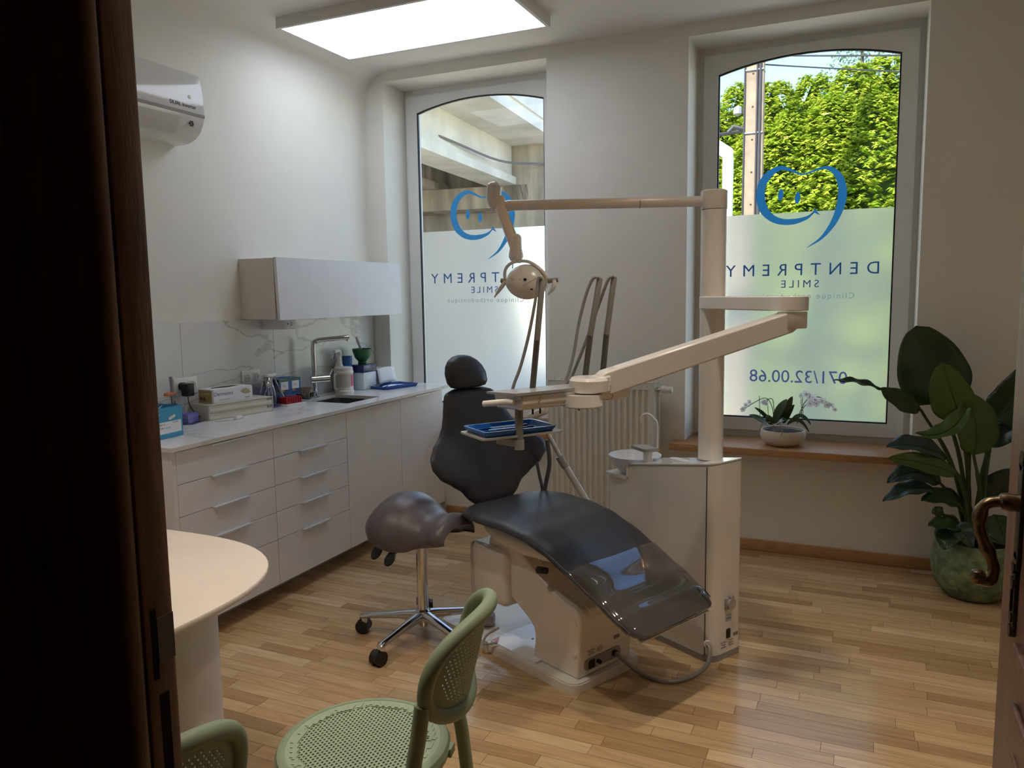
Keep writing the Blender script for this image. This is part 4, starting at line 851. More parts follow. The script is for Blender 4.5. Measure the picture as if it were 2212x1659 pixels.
wb(MB().tube([hp_(-.29, .02, 1.19), hp_(-.30, .05, 1.19), hp_(-.335, .13, 1.178)], [.009, .0105, .0105], 12), 'bridge_handle', dwhite, ua)
for s_, k_ in ((-.19, .06), (-.16, .06), (-.02, .03), (.07, .05), (.095, .05)): wb(MB().cyl(hp_(s_, k_, 1.162), hp_(s_, k_, 1.138), .0035, n=8), 'hose_stub', mat('navy_plastic', (30, 34, 48), .4), ua)
# whip arms with hoses
wg = mat('whip_grey', (128, 122, 114), .45); wm = mat('whip_metal', (104, 98, 90), .35, .5); hs = mat('hose_pale_grey', (150, 148, 144), .5)
whips = [((1150, 836), (1160, 735), (1172, 602), 2.42, [(1172, 600), (1163, 602), (1158, 640), (1143, 720), (1125, 790), (1112, 825), (1106, 845)]),
         ((1263, 815), (1275, 725), (1296, 600), 2.58, [(1295, 599), (1280, 603), (1265, 640), (1250, 700), (1240, 760), (1230, 800), (1222, 822)]),
         ((1302, 800), (1310, 722), (1327, 597), 2.62, [(1326, 596), (1314, 604), (1300, 640), (1270, 725), (1245, 790), (1232, 818), (1222, 830)])]
for p_, m_, t_, yy, hz in whips:
    a0, a1, a2 = at(*p_, y=yy), at(*m_, y=yy), at(*t_, y=yy+.01)
    wb(MB().tube([a0+Vector((0, 0, -.012)), a1], .0105, 12), 'whip_tube', wm, ua)
    wb(MB().tube([a1, a1+(a2-a1)*.97, a2], [.0105, .0105, .007], 12), 'whip_arm', wg, ua)
    wb(MB().tube(spline([at(*h, y=yy-.015*k/6) for k, h in enumerate(hz)], 5), [.0055]*31, 8), 'whip_hose', hs, ua)
# tray holder
tp0 = Vector(hp_(-.262, .035, 1.165))
wb(MB().tube([tp0, tp0+Vector((0, 0, -.115))], .0135, 14), 'tray_post', wg, ua)
wb(MB().tube([tp0+Vector((0, 0, -.10)), tp0+Vector((0, 0, -.132))], .0155, 14), 'post_collar', dgrey, ua)
tc = Vector(hp_(-.245, .115, 0))
wb(MB().prism(capsule((tp0.x, tp0.y), (tc.x-.02, tc.y-.03), .014), 1.042, 1.062), 'tray_link', dgrey, ua, smooth=30)
wb(MB().cyl((tc.x-.02, tc.y-.03, 1.055), (tc.x-.02, tc.y-.03, 1.0745), .016, n=16), 'tray_pivot', dwhite, ua)
TR = math.atan2(.80, .60)
tb = MB().prism(rpoly([(-.145, -.09), (.155, -.09), (.155, .09), (-.145, .09)], .02, 4), .0, .006)
tm = Matrix.Translation((tc.x, tc.y, 1.0745)) @ Matrix.Rotation(TR, 4, 'Z'); tb.v = [tuple(tm @ Vector(v_)) for v_ in tb.v]
wb(tb, 'tray_plate', mat('tray_plate_steel', (176, 172, 164), .35, .4), ua, smooth=30)
t = thing('instrument_tray', 'bright blue translucent instrument tray on the swing arm in front of the backrest', 'tray', (tc.x, tc.y, 1.0815), TR)
tray(MB(), .135, .085, .016, .010).build('tray', mat('bright_blue_tray', (24, 96, 176), .2, trans=.15), t)
for k in range(3): MB().rbox(-.105, -.045+.04*k, .003, .09, -.041+.04*k, .010, .001, 1).build('divider_rib', mat('bright_blue_tray', (24, 96, 176), .2), t)
for k, (dx, dy, l_) in enumerate(((-.02, -.02, 'thick steel handpiece lying in the bright blue tray'), (.01, .03, 'thin steel probe lying in the bright blue tray'))):
    o = MB().tube([(-.07, 0, 0), (.03, 0, 0), (.045, 0, .001), (.075, 0, .002)], [.0055-.002*k, .0055-.002*k, .003, .0012], 10).build('dental_instrument', chrome, loc=tm @ Vector((dx, dy, .0165))); o.rotation_euler = (0, 0, TR+.03*k)
    tag(o, l_, 'instrument', 'instruments in the bright blue tray')
# ---- operating lamp (part of the unit)
Lw = mat('lamp_white', (222, 218, 212), .25, coat=.2)
EL = Vector((-1.385, 2.955, 1.895))
wb(MB().tube([(cxw-.04, cyw-.017, 1.898), (EL.x+.03, EL.y+.012, 1.897)], .0215, 16), 'lamp_boom', Lw, ua)
for q in (.38,): pass
mid = Vector((cxw, cyw, 1.898)).lerp(EL, .34); wb(MB().tube([mid, mid+Vector((-.004, -.0016, 0))], .0225, 16), 'boom_ring', dgrey, ua)
wb(MB().tube(spline([EL+Vector((.045, .018, .002)), EL+Vector((.015, .006, -.002)), EL+Vector((-.014, -.006, .018)), EL+Vector((-.018, -.008, .05)), EL+Vector((-.015, -.006, .082)), EL+Vector((-.010, -.004, .10))], 5), [.0235]*6+[.031]*15+[.027, .023, .017, .011, .004], 16), 'lamp_elbow', Lw, ua)
g0, g1 = at(1082, 452, y=2.94), at(1112, 530, y=2.90)
wb(MB().tube([at(1078, 425, y=2.945), g0, g1], [(.017, .022), (.018, .023), (.019, .024)], 12, flat=(0, 1, 0)), 'lamp_spring_arm', Lw, ua)
g2 = at(1114, 522, y=2.90)
wb(MB().lathe([(.002, -.080), (.021, -.077), (.029, -.062), (.029, -.05), (.024, -.028), (.023, .0), (.024, .01), (.021, .022), (.012, .03)], tuple(g2), 18), 'lamp_swivel', Lw, ua)
wb(MB().tube([at(1108, 563, y=2.88), at(1107, 580, y=2.88)], .0017, 6), 'loose_wire', blackp, ua)
lc = at(1139, 612, y=2.86)
YK = [(1096, 613), (1090, 596), (1094, 578), (1107, 567), (1122, 564), (1140, 565), (1158, 574), (1174, 588), (1184, 604), (1187, 612)]
wb(MB().tube(spline([at(u_, v_, y=2.86) for u_, v_ in YK], 5), (.0065), 10), 'lamp_yoke', Lw, ua)
wb(MB().lathe([(.006, -.004), (.011, 0), (.011, .012), (.008, .016)], tuple(at(1121, 566, y=2.86)), 14), 'yoke_boss', Lw, ua)
el = MB().grid(lambda a, c: (math.sin(math.pi*c)*math.cos(2*math.pi*a), math.sin(math.pi*c)*math.sin(2*math.pi*a), math.cos(math.pi*c)), 28, 15, True)
Rm = Matrix.Translation(lc) @ Matrix.Rotation(math.radians(24), 4, 'Z') @ Matrix.Rotation(math.radians(-20), 4, 'X')
def hshape(v): x, y_, z = v; return (x*.087*(1-.12*max(0, -z)), y_*.045 if y_ > 0 else y_*.055, z*.066+ (0.012*(1-x*x) if z > .3 else 0))
el.v = [tuple(Rm @ Vector(hshape(v_))) for v_ in el.v]
head = wb(el, 'lamp_head', Lw, ua, smooth=60)
for u_, v_ in ((1123, 604), (1133, 604)): c_ = at(u_, v_, y=2.806); wb(MB().cyl(c_, c_+Vector((.003, .012, 0)), .0062, n=14).cyl(c_+Vector((-.001, -.002, 0)), c_, .0035, n=10), 'sensor_eye', mat('lens_dark', (54, 54, 56), .2), head)
for u_, v_ in ((1111, 625), (1147, 625)): c_ = at(u_, v_, y=2.812); wb(MB().cyl(c_, c_+Vector((.003, .014, 0)), .0032, n=10), 'screw_hole', mat('lens_dark', (54, 54, 56), .2), head)
wb(MB().tube(spline([at(u_, v_, y=2.803) for u_, v_ in ((1101, 600), (1112, 605), (1120, 613), (1130, 616), (1142, 610), (1160, 601))], 4), .0009, 5), 'shell_seam', dgrey, head)
for (a_, b_, c_) in (((1092, 608), (1082, 622), (1068, 642)), ((1198, 605), (1195, 622), (1183, 637))):
    wb(MB().tube(spline([at(*a_, y=2.85), at(*b_, y=2.84), at(*c_, y=2.835)], 4), [.008, .0085, .009, .009, .0085, .0075, .006, .004, .003][:9], 10), 'lamp_handle', Lw, head)
for a_, b_ in (((1083, 606), (1103, 610)), ((1184, 606), (1207, 604))): wb(MB().cyl(at(*a_, y=2.855), at(*b_, y=2.855), .010, n=14), 'handle_pivot', dgrey, head)
# ================================================================== SADDLE STOOL
st = thing('saddle_stool', 'grey leather saddle stool on a chrome five-star base', 'stool', (-1.752, 2.867, 0), -0.15)
sl_ = mat('taupe_leather', (92, 84, 88), 0.36, bump=0.04, bscale=350, var=.04)
SD = [(0.0, .515, .06, .02), (.02, .560, .115, .055), (.08, .607, .165, .105), (.20, .648, .200, .165), (.34, .655, .207, .190), (.48, .636, .195, .182), (.60, .603, .165, .148), (.70, .583, .135, .112), (.79, .582, .128, .105), (.88, .592, .138, .104), (.95, .586, .138, .092), (.985, .565, .128, .070), (1.0, .545, .11, .05)]
def saddle(a, c):
    zc, hw, dr = interp(SD, a); t = c*2-1; x = -.215+.43*a
    y = hw*math.sin(t*1.85); z = zc-dr*.80*(1-math.cos(t*1.85)) + .010*math.exp(-(t/.5)**2)
    return (x, y, z)
MB().grid(saddle, 26, 19).build('seat', sl_, st, smooth=60, mods=(('SOLIDIFY', {'thickness': .055, 'offset': -1}), ('BEVEL', {'width': .014, 'segments': 3, 'limit_method': 'ANGLE', 'angle_limit': .9}), ('SUBSURF', {'levels': 1, 'render_levels': 1})))
MB().rbox(-.09, -.055, .498, .075, .055, .53, .008).rbox(-.045, -.04, .47, .045, .04, .50, .006).build('seat_plate', blackp, st)
for x, y, z, dx, dy in ((-.06, -.06, .470, -.05, -.13), (-.01, -.06, .462, .0, -.15)):
    MB().tube([(x, y, z), (x+dx*.5, y+dy*.55, z-.012), (x+dx*.6, y+dy*.65, z-.02)], .005, 8).build('lever', blackp, st)
    pd = MB().lathe([(.002, -.005), (.024, -.004), (.028, 0), (.024, .004), (.002, .005)], (0, 0, 0), 16)
    Rm = Matrix.Translation((x+dx*.85, y+dy*.9, z-.035)) @ Matrix.Rotation(.85, 4, 'X') @ Matrix.Diagonal((1, 1.25, 1, 1)); pd.v = [tuple(Rm @ Vector(v_)) for v_ in pd.v]
    pd.build('lever_paddle', blackp, st)
MB().lathe([(.0245, .12), (.0245, .49)], n=20).build('gas_column', chrome, st)
MB().lathe([(.012, .062), (.022, .065), (.028, .082), (.034, .10), (.034, .135), (.026, .142)], n=20).build('hub', chrome, st)
MB().rbox(-.032, -.008, .15, -.022, .008, .19, .004).build('column_clip', blackp, st)
wa = math.atan2(2.81-2.867, -2.035+1.752)+0.15
for k in range(5):
    a = wa+k*2*math.pi/5; c, s_ = math.cos(a), math.sin(a)
    P = [(.02, .112, .027, .024), (.07, .110, .025, .021), (.16, .100, .021, .017), (.25, .090, .019, .014), (.285, .086, .0195, .014), (.303, .082, .014, .010)]
    MB().loft([[(c*r-s_*w*math.cos(q*math.pi/6), s_*r+c*w*math.cos(q*math.pi/6), z+h*math.sin(q*math.pi/6)) for q in range(12)] for r, z, w, h in P]).build('base_leg', chrome, st)
    MB().cyl((c*.285, s_*.285, .045), (c*.285, s_*.285, .085), .0135, n=12).build('leg_end', chrome, st)
    ox, oy = c*.295+.012*s_, s_*.295-.012*c
    b = MB()
    for q in (-1, 1):
        b.cyl((ox-s_*q*.007, oy+c*q*.007, .031), (ox-s_*q*.026, oy+c*q*.026, .031), .031, n=18)
    b = b.build('caster', blackp, st)
    MB().cyl((ox-s_*.012, oy+c*.012, .036), (ox+s_*.012, oy-c*.012, .036), .031, n=16).build('caster_hood', mat('caster_grey', (44, 44, 46), .45), b)
# grey foot control of the treatment unit, lying on the base plate
fcv = at(1058, 1322, z=.04)
fc = thing('foot_control', 'small grey foot control standing on the white chair base plate', 'foot control', (-1.515, 3.03, .0405), .3)
MB().rbox(-.036, -.036, .0, .036, .036, .05, .014, 3).build('body', mat('foot_grey', (176, 172, 168), .4), fc); MB().tube([(.0, .03, .02), (-.01, .06, .008), (-.03, .09, .006)], .005, 8).build('cable', dgrey, fc)
# ================================================================== TABLE
tb_ = thing('table', 'cream table with rounded corners standing in front of the cabinets', 'table', (-2.05, 1.36, 0))
cream_t = mat('cream_laminate', (236, 222, 206), 0.4)
P = []
for k in range(64):
    a = 2*math.pi*k/64; c, s_ = math.cos(a), math.sin(a); P.append((.56*math.copysign(abs(c)**(2/2.6), c), .53*math.copysign(abs(s_)**(2/2.6), s_)))
sc_ = lambda f: [(x*f, y*f) for x, y in P]
MB().loft([[(x, y, .722) for x, y in sc_(.992)], [(x, y, .727) for x, y in P], [(x, y, .737) for x, y in P], [(x, y, .740) for x, y in sc_(.996)]]).build('tabletop', cream_t, tb_, smooth=50)
MB().lathe([(.198, 0), (.20, .004), (.20, .721)], (.25, .09, 0), 40).build('leg', mat('table_leg_white', (226, 220, 218), .45), tb_)
MB().lathe([(.198, 0), (.20, .004), (.20, .721)], (-.30, -.08, 0), 40).build('leg', mat('table_leg_white', (226, 220, 218), .45), tb_)
# ================================================================== GREEN CHAIRS
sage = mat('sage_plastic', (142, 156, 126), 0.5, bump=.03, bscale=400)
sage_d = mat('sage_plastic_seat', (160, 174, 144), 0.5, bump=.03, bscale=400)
def perforated(b, fn, rows, cols, inside, hole):
    """cells (col,row) in a staggered lattice; fn(u,v)->xyz; holes are real openings"""
    for r in range(rows):
        for c in range(cols):
            uc, vc = c+.5+(.5 if r % 2 else 0), r+.5; st_ = inside(uc, vc)
            if st_ == 0: continue
            cs = [(uc-.5, vc-.5), (uc, vc-.5), (uc+.5, vc-.5), (uc+.5, vc), (uc+.5, vc+.5), (uc, vc+.5), (uc-.5, vc+.5), (uc-.5, vc)]
            if st_ == 1: b.add([fn(*p) for p in cs], [tuple(range(8))]); continue
            hs_ = [(uc+hole[0]*math.cos(a), vc+hole[1]*math.sin(a)) for a in [math.radians(225+45*k) for k in range(8)]]
            b.add([fn(*p) for p in cs]+[fn(*p) for p in hs_], [(i, (i+1) % 8, 8+(i+1) % 8, 8+i) for i in range(8)])
    return b
def loop_pt(eta, z):
    """point of the backrest surface: eta across, z height"""
    return (.165+.24*(z-.5)+.075*(1-(eta/.17)**2), eta, z)
def green_chair(label, loc, rz):
    t = thing('green_chair', label, 'chair', loc, rz, 'sage green perforated chairs')
    Rr = .21
    MB().lathe([(.150, .425), (.19, .418), (.206, .428), (.210, .445), (.204, .458), (.196, .462), (.186, .462), (.182, .455)], n=48).build('seat_rim', sage, t)
    cu, cv = .0125, .0088; nc, nr = int(.40/cu), int(.40/cv)
    def ins(u, v):
        d = math.hypot((u-nc/2)*cu, (v-nr/2)*cv); return 2 if d < .156 else (1 if d < .172 else 0)
    ps = perforated(MB(), lambda u, v: ((v-nr/2)*cv, (u-nc/2)*cu, .4595+.0), nr, nc, ins, (.31, .33))
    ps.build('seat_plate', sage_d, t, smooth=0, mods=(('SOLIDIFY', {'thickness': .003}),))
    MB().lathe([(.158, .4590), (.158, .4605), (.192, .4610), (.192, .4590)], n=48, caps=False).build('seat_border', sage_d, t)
    MB().rbox(.200, .02, .425, .214, .055, .448, .003).build('maker_tag', sage, t)
    # loop of the back
    LP = []
    for k in range(32):
        a = 2*math.pi*k/32; c, s_ = math.cos(a), math.sin(a)
        LP.append(loop_pt(.165*math.copysign(abs(c)**.82, c), .705+.118*math.copysign(abs(s_)**.85, s_)))
    MB().tube(spline(LP, 2, True), .0175, 14, closed=True).build('back_frame', sage, t)
    cu2, cv2 = .0115, .0105; nc2, nr2 = 28, 22
    def ins2(u, v):
        e = abs((u-nc2/2)*cu2/.158)**2.4+abs((v-nr2/2)*cv2/.112)**2.4; return 2 if e < .62 else (1 if e < 1.0 else 0)
    perforated(MB(), lambda u, v: loop_pt((u-nc2/2)*cu2, .705+(v-nr2/2)*cv2), nr2, nc2, ins2, (.24, .26)).build('back_panel', sage, t, smooth=0, mods=(('SOLIDIFY', {'thickness': .003}),))
    for s_ in (-1, 1):
        q = loop_pt(s_*.164, .66)
        MB().tube(spline([q, (q[0]-.012, s_*.165, .58), (.185, s_*.167, .50), (.20, s_*.169, .40), (.218, s_*.174, .20), (.236, s_*.180, .012), (.237, s_*.180, 0)], 5), .0175, 14).build('rear_leg', sage, t)
        MB().tube(spline([(.186, s_*.168, .478), (.172, s_*.160, .462), (.150, s_*.135, .446)], 4), .0165, 12).build('seat_joint', sage, t)
        MB().tube(spline([(-.11, s_*.14, .435), (-.15, s_*.165, .38), (-.175, s_*.18, .20), (-.195, s_*.192, 0)], 5), [.0185]*16, 14).build('front_leg', sage, t)
    return t
green_chair('sage green perforated chair standing beside the table, fully visible seat', (-1.07, 1.46, 0), 0.22)
green_chair('sage green perforated chair half hidden behind the dark door leaf', (-1.275, 0.93, 0), -0.4)
# ================================================================== ORCHID BOWL
obz = .634
ob = thing('orchid_bowl', 'white orchid in a low cream bowl on the window board', 'plant', (-.402, 4.72, obz))
MB().lathe([(.075, 0), (.085, .003), (.118, .03), (.128, .06), (.124, .088), (.120, .094), (.116, .093), (.118, .07), (.10, .03), (.002, .02)], n=36).build('bowl', mat('cream_ceramic', (214, 204, 188), .5, var=.04), ob)
MB().lathe([(.116, .078), (.06, .086), (.002, .088)], n=24).build('bark', mat('bark_brown', (62, 52, 40), .9, bump=.6, bscale=80, var=.4, vscale=40), ob)
leafm = mat('orchid_leaf', (62, 82, 52), .4, var=.15); petal = vinyl('orchid_petal', (246, 246, 248), .5); stemm = mat('orchid_stem', (72, 62, 56), .5)
def leaf_mesh(base, tip, hw, nrm, sag=(0, 0, 0), fold=.15, rip=0.0, n=14, m=7, sh=.75, pw=.7):
    B0, T0, N0, SG = Vector(base), Vector(tip), Vector(nrm).normalized(), Vector(sag)
    def mid(t): return B0.lerp(T0, t)+SG*(4*t*(1-t))
    def fn(a, c):
        t = a; p = mid(t); tg = (mid(min(1, t+.02))-mid(max(0, t-.02))).normalized(); sd = tg.cross(N0).normalized(); nn = sd.cross(tg).normalized()
        w = hw*max(0.0, math.sin(math.pi*min(1, max(0, t))**sh))**pw+.0008; v = c*2-1
        return tuple(p+sd*w*v+nn*(fold*w*abs(v)+rip*math.sin(t*17+v*3)*abs(v)))
    return MB().grid(fn, n, m)
pp = lambda u, v, y=4.72: Vector(at(u, v, y=y))
for u0, v0, u1, v1, hw, y0, nz in ((1660, 918, 1618, 896, .020, 4.72, (0, -.6, 1)), (1672, 915, 1700, 862, .030, 4.70, (-.5, -.8, .3)), (1690, 912, 1712, 856, .022, 4.73, (.2, -1, .3)), (1668, 918, 1655, 898, .020, 4.68, (-.2, -1, .2)), (1692, 915, 1716, 874, .016, 4.76, (.4, -.8, .5)), (1664, 910, 1630, 880, .010, 4.76, (-.3, -.8, .6)), (1706, 915, 1752, 918, .012, 4.70, (.3, -.8, .7)), (1700, 918, 1748, 934, .010, 4.68, (.3, -.9, .2)), (1680, 918, 1700, 906, .024, 4.70, (0, -.5, 1))):
    sag = (0, 0, .05) if u1 > 1740 else (0, -.015, .012)
    lf = leaf_mesh(pp(u0, v0, y0), pp(u1, v1, y0-.02), hw, nz, sag, .2); wb(lf, 'leaf', leafm, ob, mods=(('SOLIDIFY', {'thickness': .002}),))
stems = [[(1672, 915), (1668, 880), (1655, 860), (1632, 868), (1606, 885)], [(1676, 915), (1672, 885), (1668, 862), (1650, 866)], [(1722, 915), (1728, 890), (1745, 862), (1770, 858), (1785, 868)], [(1722, 915), (1736, 880), (1755, 870), (1790, 873), (1806, 886)]]
for s_ in stems: wb(MB().tube(spline([pp(u_, v_, 4.70) for u_, v_ in s_], 5), .0022, 6), 'stem', stemm, ob)
for u_, v0, v1 in ((1640, 855, 900), (1658, 862, 910), (1730, 850, 905), (1733, 848, 905)): wb(MB().tube([pp(u_+2, v1, 4.71), pp(u_, v0, 4.71)], .0018, 6), 'support_stick', stemm, ob)
rs = random.Random(11)
def flower(u_, v_, r, y_):
    c = pp(u_, v_, y_); ax = Vector((rs.uniform(-.5, .5), -1, rs.uniform(-.3, .5))).normalized(); e1 = ax.orthogonal().normalized(); e2 = ax.cross(e1); b = MB(); a0 = rs.uniform(0, 6)
    for k in range(5):
        a = a0+k*2*math.pi/5; d_ = (e1*math.cos(a)+e2*math.sin(a)); rr_ = r*(1.0 if k % 2 else .85)
        lm_ = leaf_mesh(c, c+d_*rr_+ax*.004, rr_*.42, ax, ax*.004, -.1, 0, 6, 5, .9); b.add(lm_.v, lm_.f)
    f = wb(b, 'flower', petal, ob, smooth=60); wb(MB().lathe([(.001, -.004), (.004, 0), (.001, .004)], tuple(c+ax*.005), 8), 'flower_lip', mat('orchid_lip', (206, 176, 120), .5), f)
for u_, v_, r, y_ in ((1605, 884, .020, 4.69), (1612, 875, .018, 4.70), (1620, 868, .018, 4.70), (1650, 868, .022, 4.69), (1656, 872, .018, 4.70), (1732, 855, .022, 4.69), (1742, 851, .025, 4.68), (1750, 857, .027, 4.69), (1761, 863, .025, 4.68), (1750, 872, .028, 4.67), (1764, 872, .024, 4.68), (1776, 866, .024, 4.69), (1786, 875, .027, 4.68), (1795, 873, .020, 4.70), (1804, 884, .018, 4.68)): flower(u_, v_, r, y_)
for pts_ in ([(1664, 912), (1648, 915), (1640, 930)], [(1684, 915), (1690, 930), (1684, 948)], [(1668, 914), (1674, 926), (1670, 932)]): wb(MB().tube(spline([pp(u_, v_, 4.595) for u_, v_ in pts_], 5), .0022, 6), 'air_root', mat('root_grey', (150, 150, 136), .6), ob)
# ================================================================== BIG POTTED PLANT
PX, PY = 0.545, 4.36
bp_ = thing('potted_plant', 'tall bird-of-paradise plant in a mossy green pot in the right corner', 'plant', (PX, PY, 0))
def pot_mat():
    m = mat('mossy_pot', (112, 130, 98), .6, bump=1.0, bscale=30, var=.45, vscale=22); return m
MB().lathe([(.10, 0), (.125, .004), (.168, .06), (.188, .13), (.190, .19), (.178, .255), (.170, .285), (.160, .287), (.156, .27), (.165, .20), (.14, .06), (.002, .05)], n=48).build('pot', pot_mat(), bp_, smooth=60)
MB().lathe([(.160, .245), (.08, .258), (.002, .262)], n=24).build('soil', mat('dark_soil', (34, 28, 22), .95, bump=.6, bscale=60, var=.4, vscale=50), bp_)
big = mat('dark_leaf', (44, 66, 36), .32, var=.25, vscale=5); big2 = mat('bright_leaf', (70, 96, 40), .34, var=.2, vscale=5); blu = mat('blue_green_leaf', (52, 70, 62), .3, var=.2, vscale=5); stk = mat('leaf_stalk', (58, 72, 36), .45, var=.15)
# base px, tip px, half width (m), y base, y tip, normal, sag, fold, material
LV = [((2036, 872), (1978, 704), .168, 4.44, 4.48, (.15, -1, .15), (0, .0, .0), .12, big),
      ((2074, 905), (2034, 784), .098, 4.26, 4.22, (-.35, -1, .2), (0, 0, 0), .30, big2),
      ((2103, 982), (2082, 852), .100, 4.30, 4.24, (.45, -1, .1), (.03, 0, 0), .15, big2),
      ((2092, 868), (1977, 936), .050, 4.24, 4.14, (-.3, -.7, .8), (.03, 0, -.06), .35, big2),
      ((1988, 884), (1900, 838), .055, 4.34, 4.22, (-.1, -.9, .6), (0, 0, -.01), .2, big),
      ((1905, 842), (1801, 822), .026, 4.22, 4.10, (.1, -.5, .9), (0, 0, .015), .25, blu),
      ((2046, 990), (1915, 966), .068, 4.30, 4.16, (-.1, -.6, .9), (0, 0, .035), .2, blu),
      ((2068, 1026), (1916, 991), .048, 4.28, 4.10, (-.1, -.9, .5), (0, 0, .02), .2, big2),
      ((2032, 1045), (1917, 1044), .062, 4.32, 4.18, (-.2, -.8, .7), (0, 0, .06), .2, blu),
      ((2020, 1058), (1907, 1084), .048, 4.30, 4.14, (-.2, -.7, .8), (0, 0, .035), .2, blu),
      ((2082, 1092), (1990, 1082), .058, 4.34, 4.22, (-.1, -.7, .8), (0, 0, .03), .2, big),
      ((2038, 1112), (2014, 1110), .030, 4.24, 4.20, (-.1, -.9, .5), (0, 0, .01), .1, big),
      ((2080, 1142), (2004, 1136), .050, 4.24, 4.12, (-.1, -.6, .9), (0, 0, .01), .3, big),
      ((2056, 1148), (2040, 1188), .062, 4.22, 4.14, (-.3, -.9, .2), (0, 0, .02), .2, big),
      ((2066, 1136), (2100, 1185), .045, 4.20, 4.16, (.2, -.9, .2), (0, 0, .02), .2, blu),
      ((2148, 906), (2214, 790), .092, 4.40, 4.40, (-.45, -1, .15), (.02, 0, -.02), .2, big),
      ((2134, 964), (2222, 922), .060, 4.42, 4.36, (.0, -.8, .6), (0, 0, .03), .2, blu),
      ((2142, 1090), (2200, 1012), .090, 4.44, 4.40, (-.3, -1, .1), (0, 0, 0), .2, blu),
      ((2150, 1112), (2175, 1178), .070, 4.34, 4.28, (.1, -1, .2), (0, 0, 0), .2, big)]
for k, (b0, t0, hw, y0, y1, nz, sag, fo, mm) in enumerate(LV):
    B0, T0 = at(*b0, y=y0), at(*t0, y=y1)
    lf = wb(leaf_mesh(B0, T0, hw, nz, sag, fo, .006, 18, 9, .62 if k in (0, 1, 15) else .8, .5 if k in (0, 1, 2, 15) else .7), 'leaf', mm, bp_, smooth=60, mods=(('SOLIDIFY', {'thickness': .0012}),))
    wb(MB().tube([B0.lerp(T0, q/8)+Vector(sag)*(4*q/8*(1-q/8))+Vector((0, -.002, .001)) for q in range(9)], [.0045*(1-q/9.5) for q in range(9)], 6), 'midrib', stk, lf)
    root = Vector((PX+rs.uniform(-.06, .06), PY+rs.uniform(-.06, .05), .25))
    if k != 5:
        mdp = root.lerp(B0, .55)+Vector(((PX-B0.x)*.12, (PY-B0.y)*.1, .04))
        wb(MB().tube(spline([root, mdp, B0], 6), [.012]*5+[.010]*4+[.007]*4, 8), 'stalk', stk, bp_)
# ================================================================== OUTDOORS
def ground_mat(): return mat('sunlit_paving', (200, 190, 170), .9, var=.12, vscale=1.5, bump=.2, bscale=8)
g = tag(MB().box(-60, 5.12, -1.05, 60, 90, -.80).build('street', ground_mat()), 'pale sunlit street outside the windows', 'street'); g['kind'] = 'structure'
# --- conifers
def foliage_mat(name, c1, c2):
    m = bpy.data.materials.new(name); m.use_nodes = True; n = m.node_tree.nodes; l = m.node_tree.links; n.remove(n['Principled BSDF'])
    ge = n.new('ShaderNodeNewGeometry'); rp = n.new('ShaderNodeValToRGB'); rp.color_ramp.elements[0].color = (*lin(c1), 1); rp.color_ramp.elements[1].color = (*lin(c2), 1); l.new(ge.outputs['Random Per Island'], rp.inputs[0])
    d = n.new('ShaderNodeBsdfDiffuse'); t = n.new('ShaderNodeBsdfTranslucent'); l.new(rp.outputs[0], d.inputs[0]); l.new(rp.outputs[0], t.inputs[0])
    mx = n.new('ShaderNodeMixShader'); mx.inputs[0].default_value = .35; l.new(d.outputs[0], mx.inputs[1]); l.new(t.outputs[0], mx.inputs[2]); l.new(mx.outputs[0], n['Material Output'].inputs[0]); return m
FOL = foliage_mat('conifer_green', (108, 140, 34), (188, 198, 72)); FOL2 = foliage_mat('blue_green_tree', (96, 120, 92), (140, 160, 120))
barkm = mat('tree_bark', (84, 66, 50), .9, bump=.5, bscale=20, var=.3)
def conifer(label, x, y, zt, rb, seed, nf=3600):
    r = random.Random(seed); t = thing('conifer', label, 'tree', (x, y, -.8), group='conifers beyond the street')
    H = zt+.8; MB().tube([(0, 0, 0), (0, 0, H*.9)], [.16, .03], 8).build('trunk', barkm, t)
    def rad(h): return rb*(min(1, (1-h)*1.5)**.75)*(1-.12*math.sin(h*23+seed)) if h < 1 else 0
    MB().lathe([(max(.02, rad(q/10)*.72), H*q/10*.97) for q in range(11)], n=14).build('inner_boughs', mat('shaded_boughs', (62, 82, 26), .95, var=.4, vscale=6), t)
    b = MB()
    for i in range(nf):
        h = r.random()**.8*.98; a = r.uniform(math.pi*.85, math.pi*2.15); R_ = rad(h)*(.72+.34*r.random()); c = Vector((R_*math.cos(a), R_*math.sin(a), h*H))
        od = Vector((math.cos(a), math.sin(a), r.uniform(-.25, .75))).normalized(); sd = Vector((-math.sin(a), math.cos(a), r.uniform(-.5, .5))).normalized(); L = r.uniform(.16, .34)*(1.15-.5*h)
        dn = Vector((0, 0, -1))
        vs = []; tip = c+od*L+dn*L*.25
        for q in range(4):
            s_ = q/3; m_ = c+od*L*s_+dn*L*.30*s_*s_; w = L*(.10+.26*math.sin(math.pi*(s_*.8+.1)))
            vs += [m_-sd*w-Vector((0, 0, .25*w)), m_, m_+sd*w-Vector((0, 0, .25*w))]
        # feathered frond: separate side leaflets with gaps
        fs = []
        for q in range(3): fs += [(3*q+1, 3*q+4, 3*q+3), (3*q+1, 3*q+5, 3*q+4)]
        vs.append(tip); fs.append((9, 12, 11)); b.add(vs, fs)
    b.build('foliage', FOL, t, smooth=0, kind='stuff')
    return t
def ZT(u, v, y): return at(u, v, y=y).z
TL = [(1545, 225, 15.5, 1.4), (1600, 172, 16.0, 1.3), (1672, 166, 15.2, 1.35), (1760, 150, 15.8, 1.45), (1850, 128, 15.0, 1.6), (1920, 110, 15.6, 1.6), (2010, 120, 15.2, 1.6), (1715, 236, 14.3, 1.3), (1800, 196, 14.2, 1.3), (1640, 262, 14.4, 1.2), (1895, 196, 14.0, 1.4)]
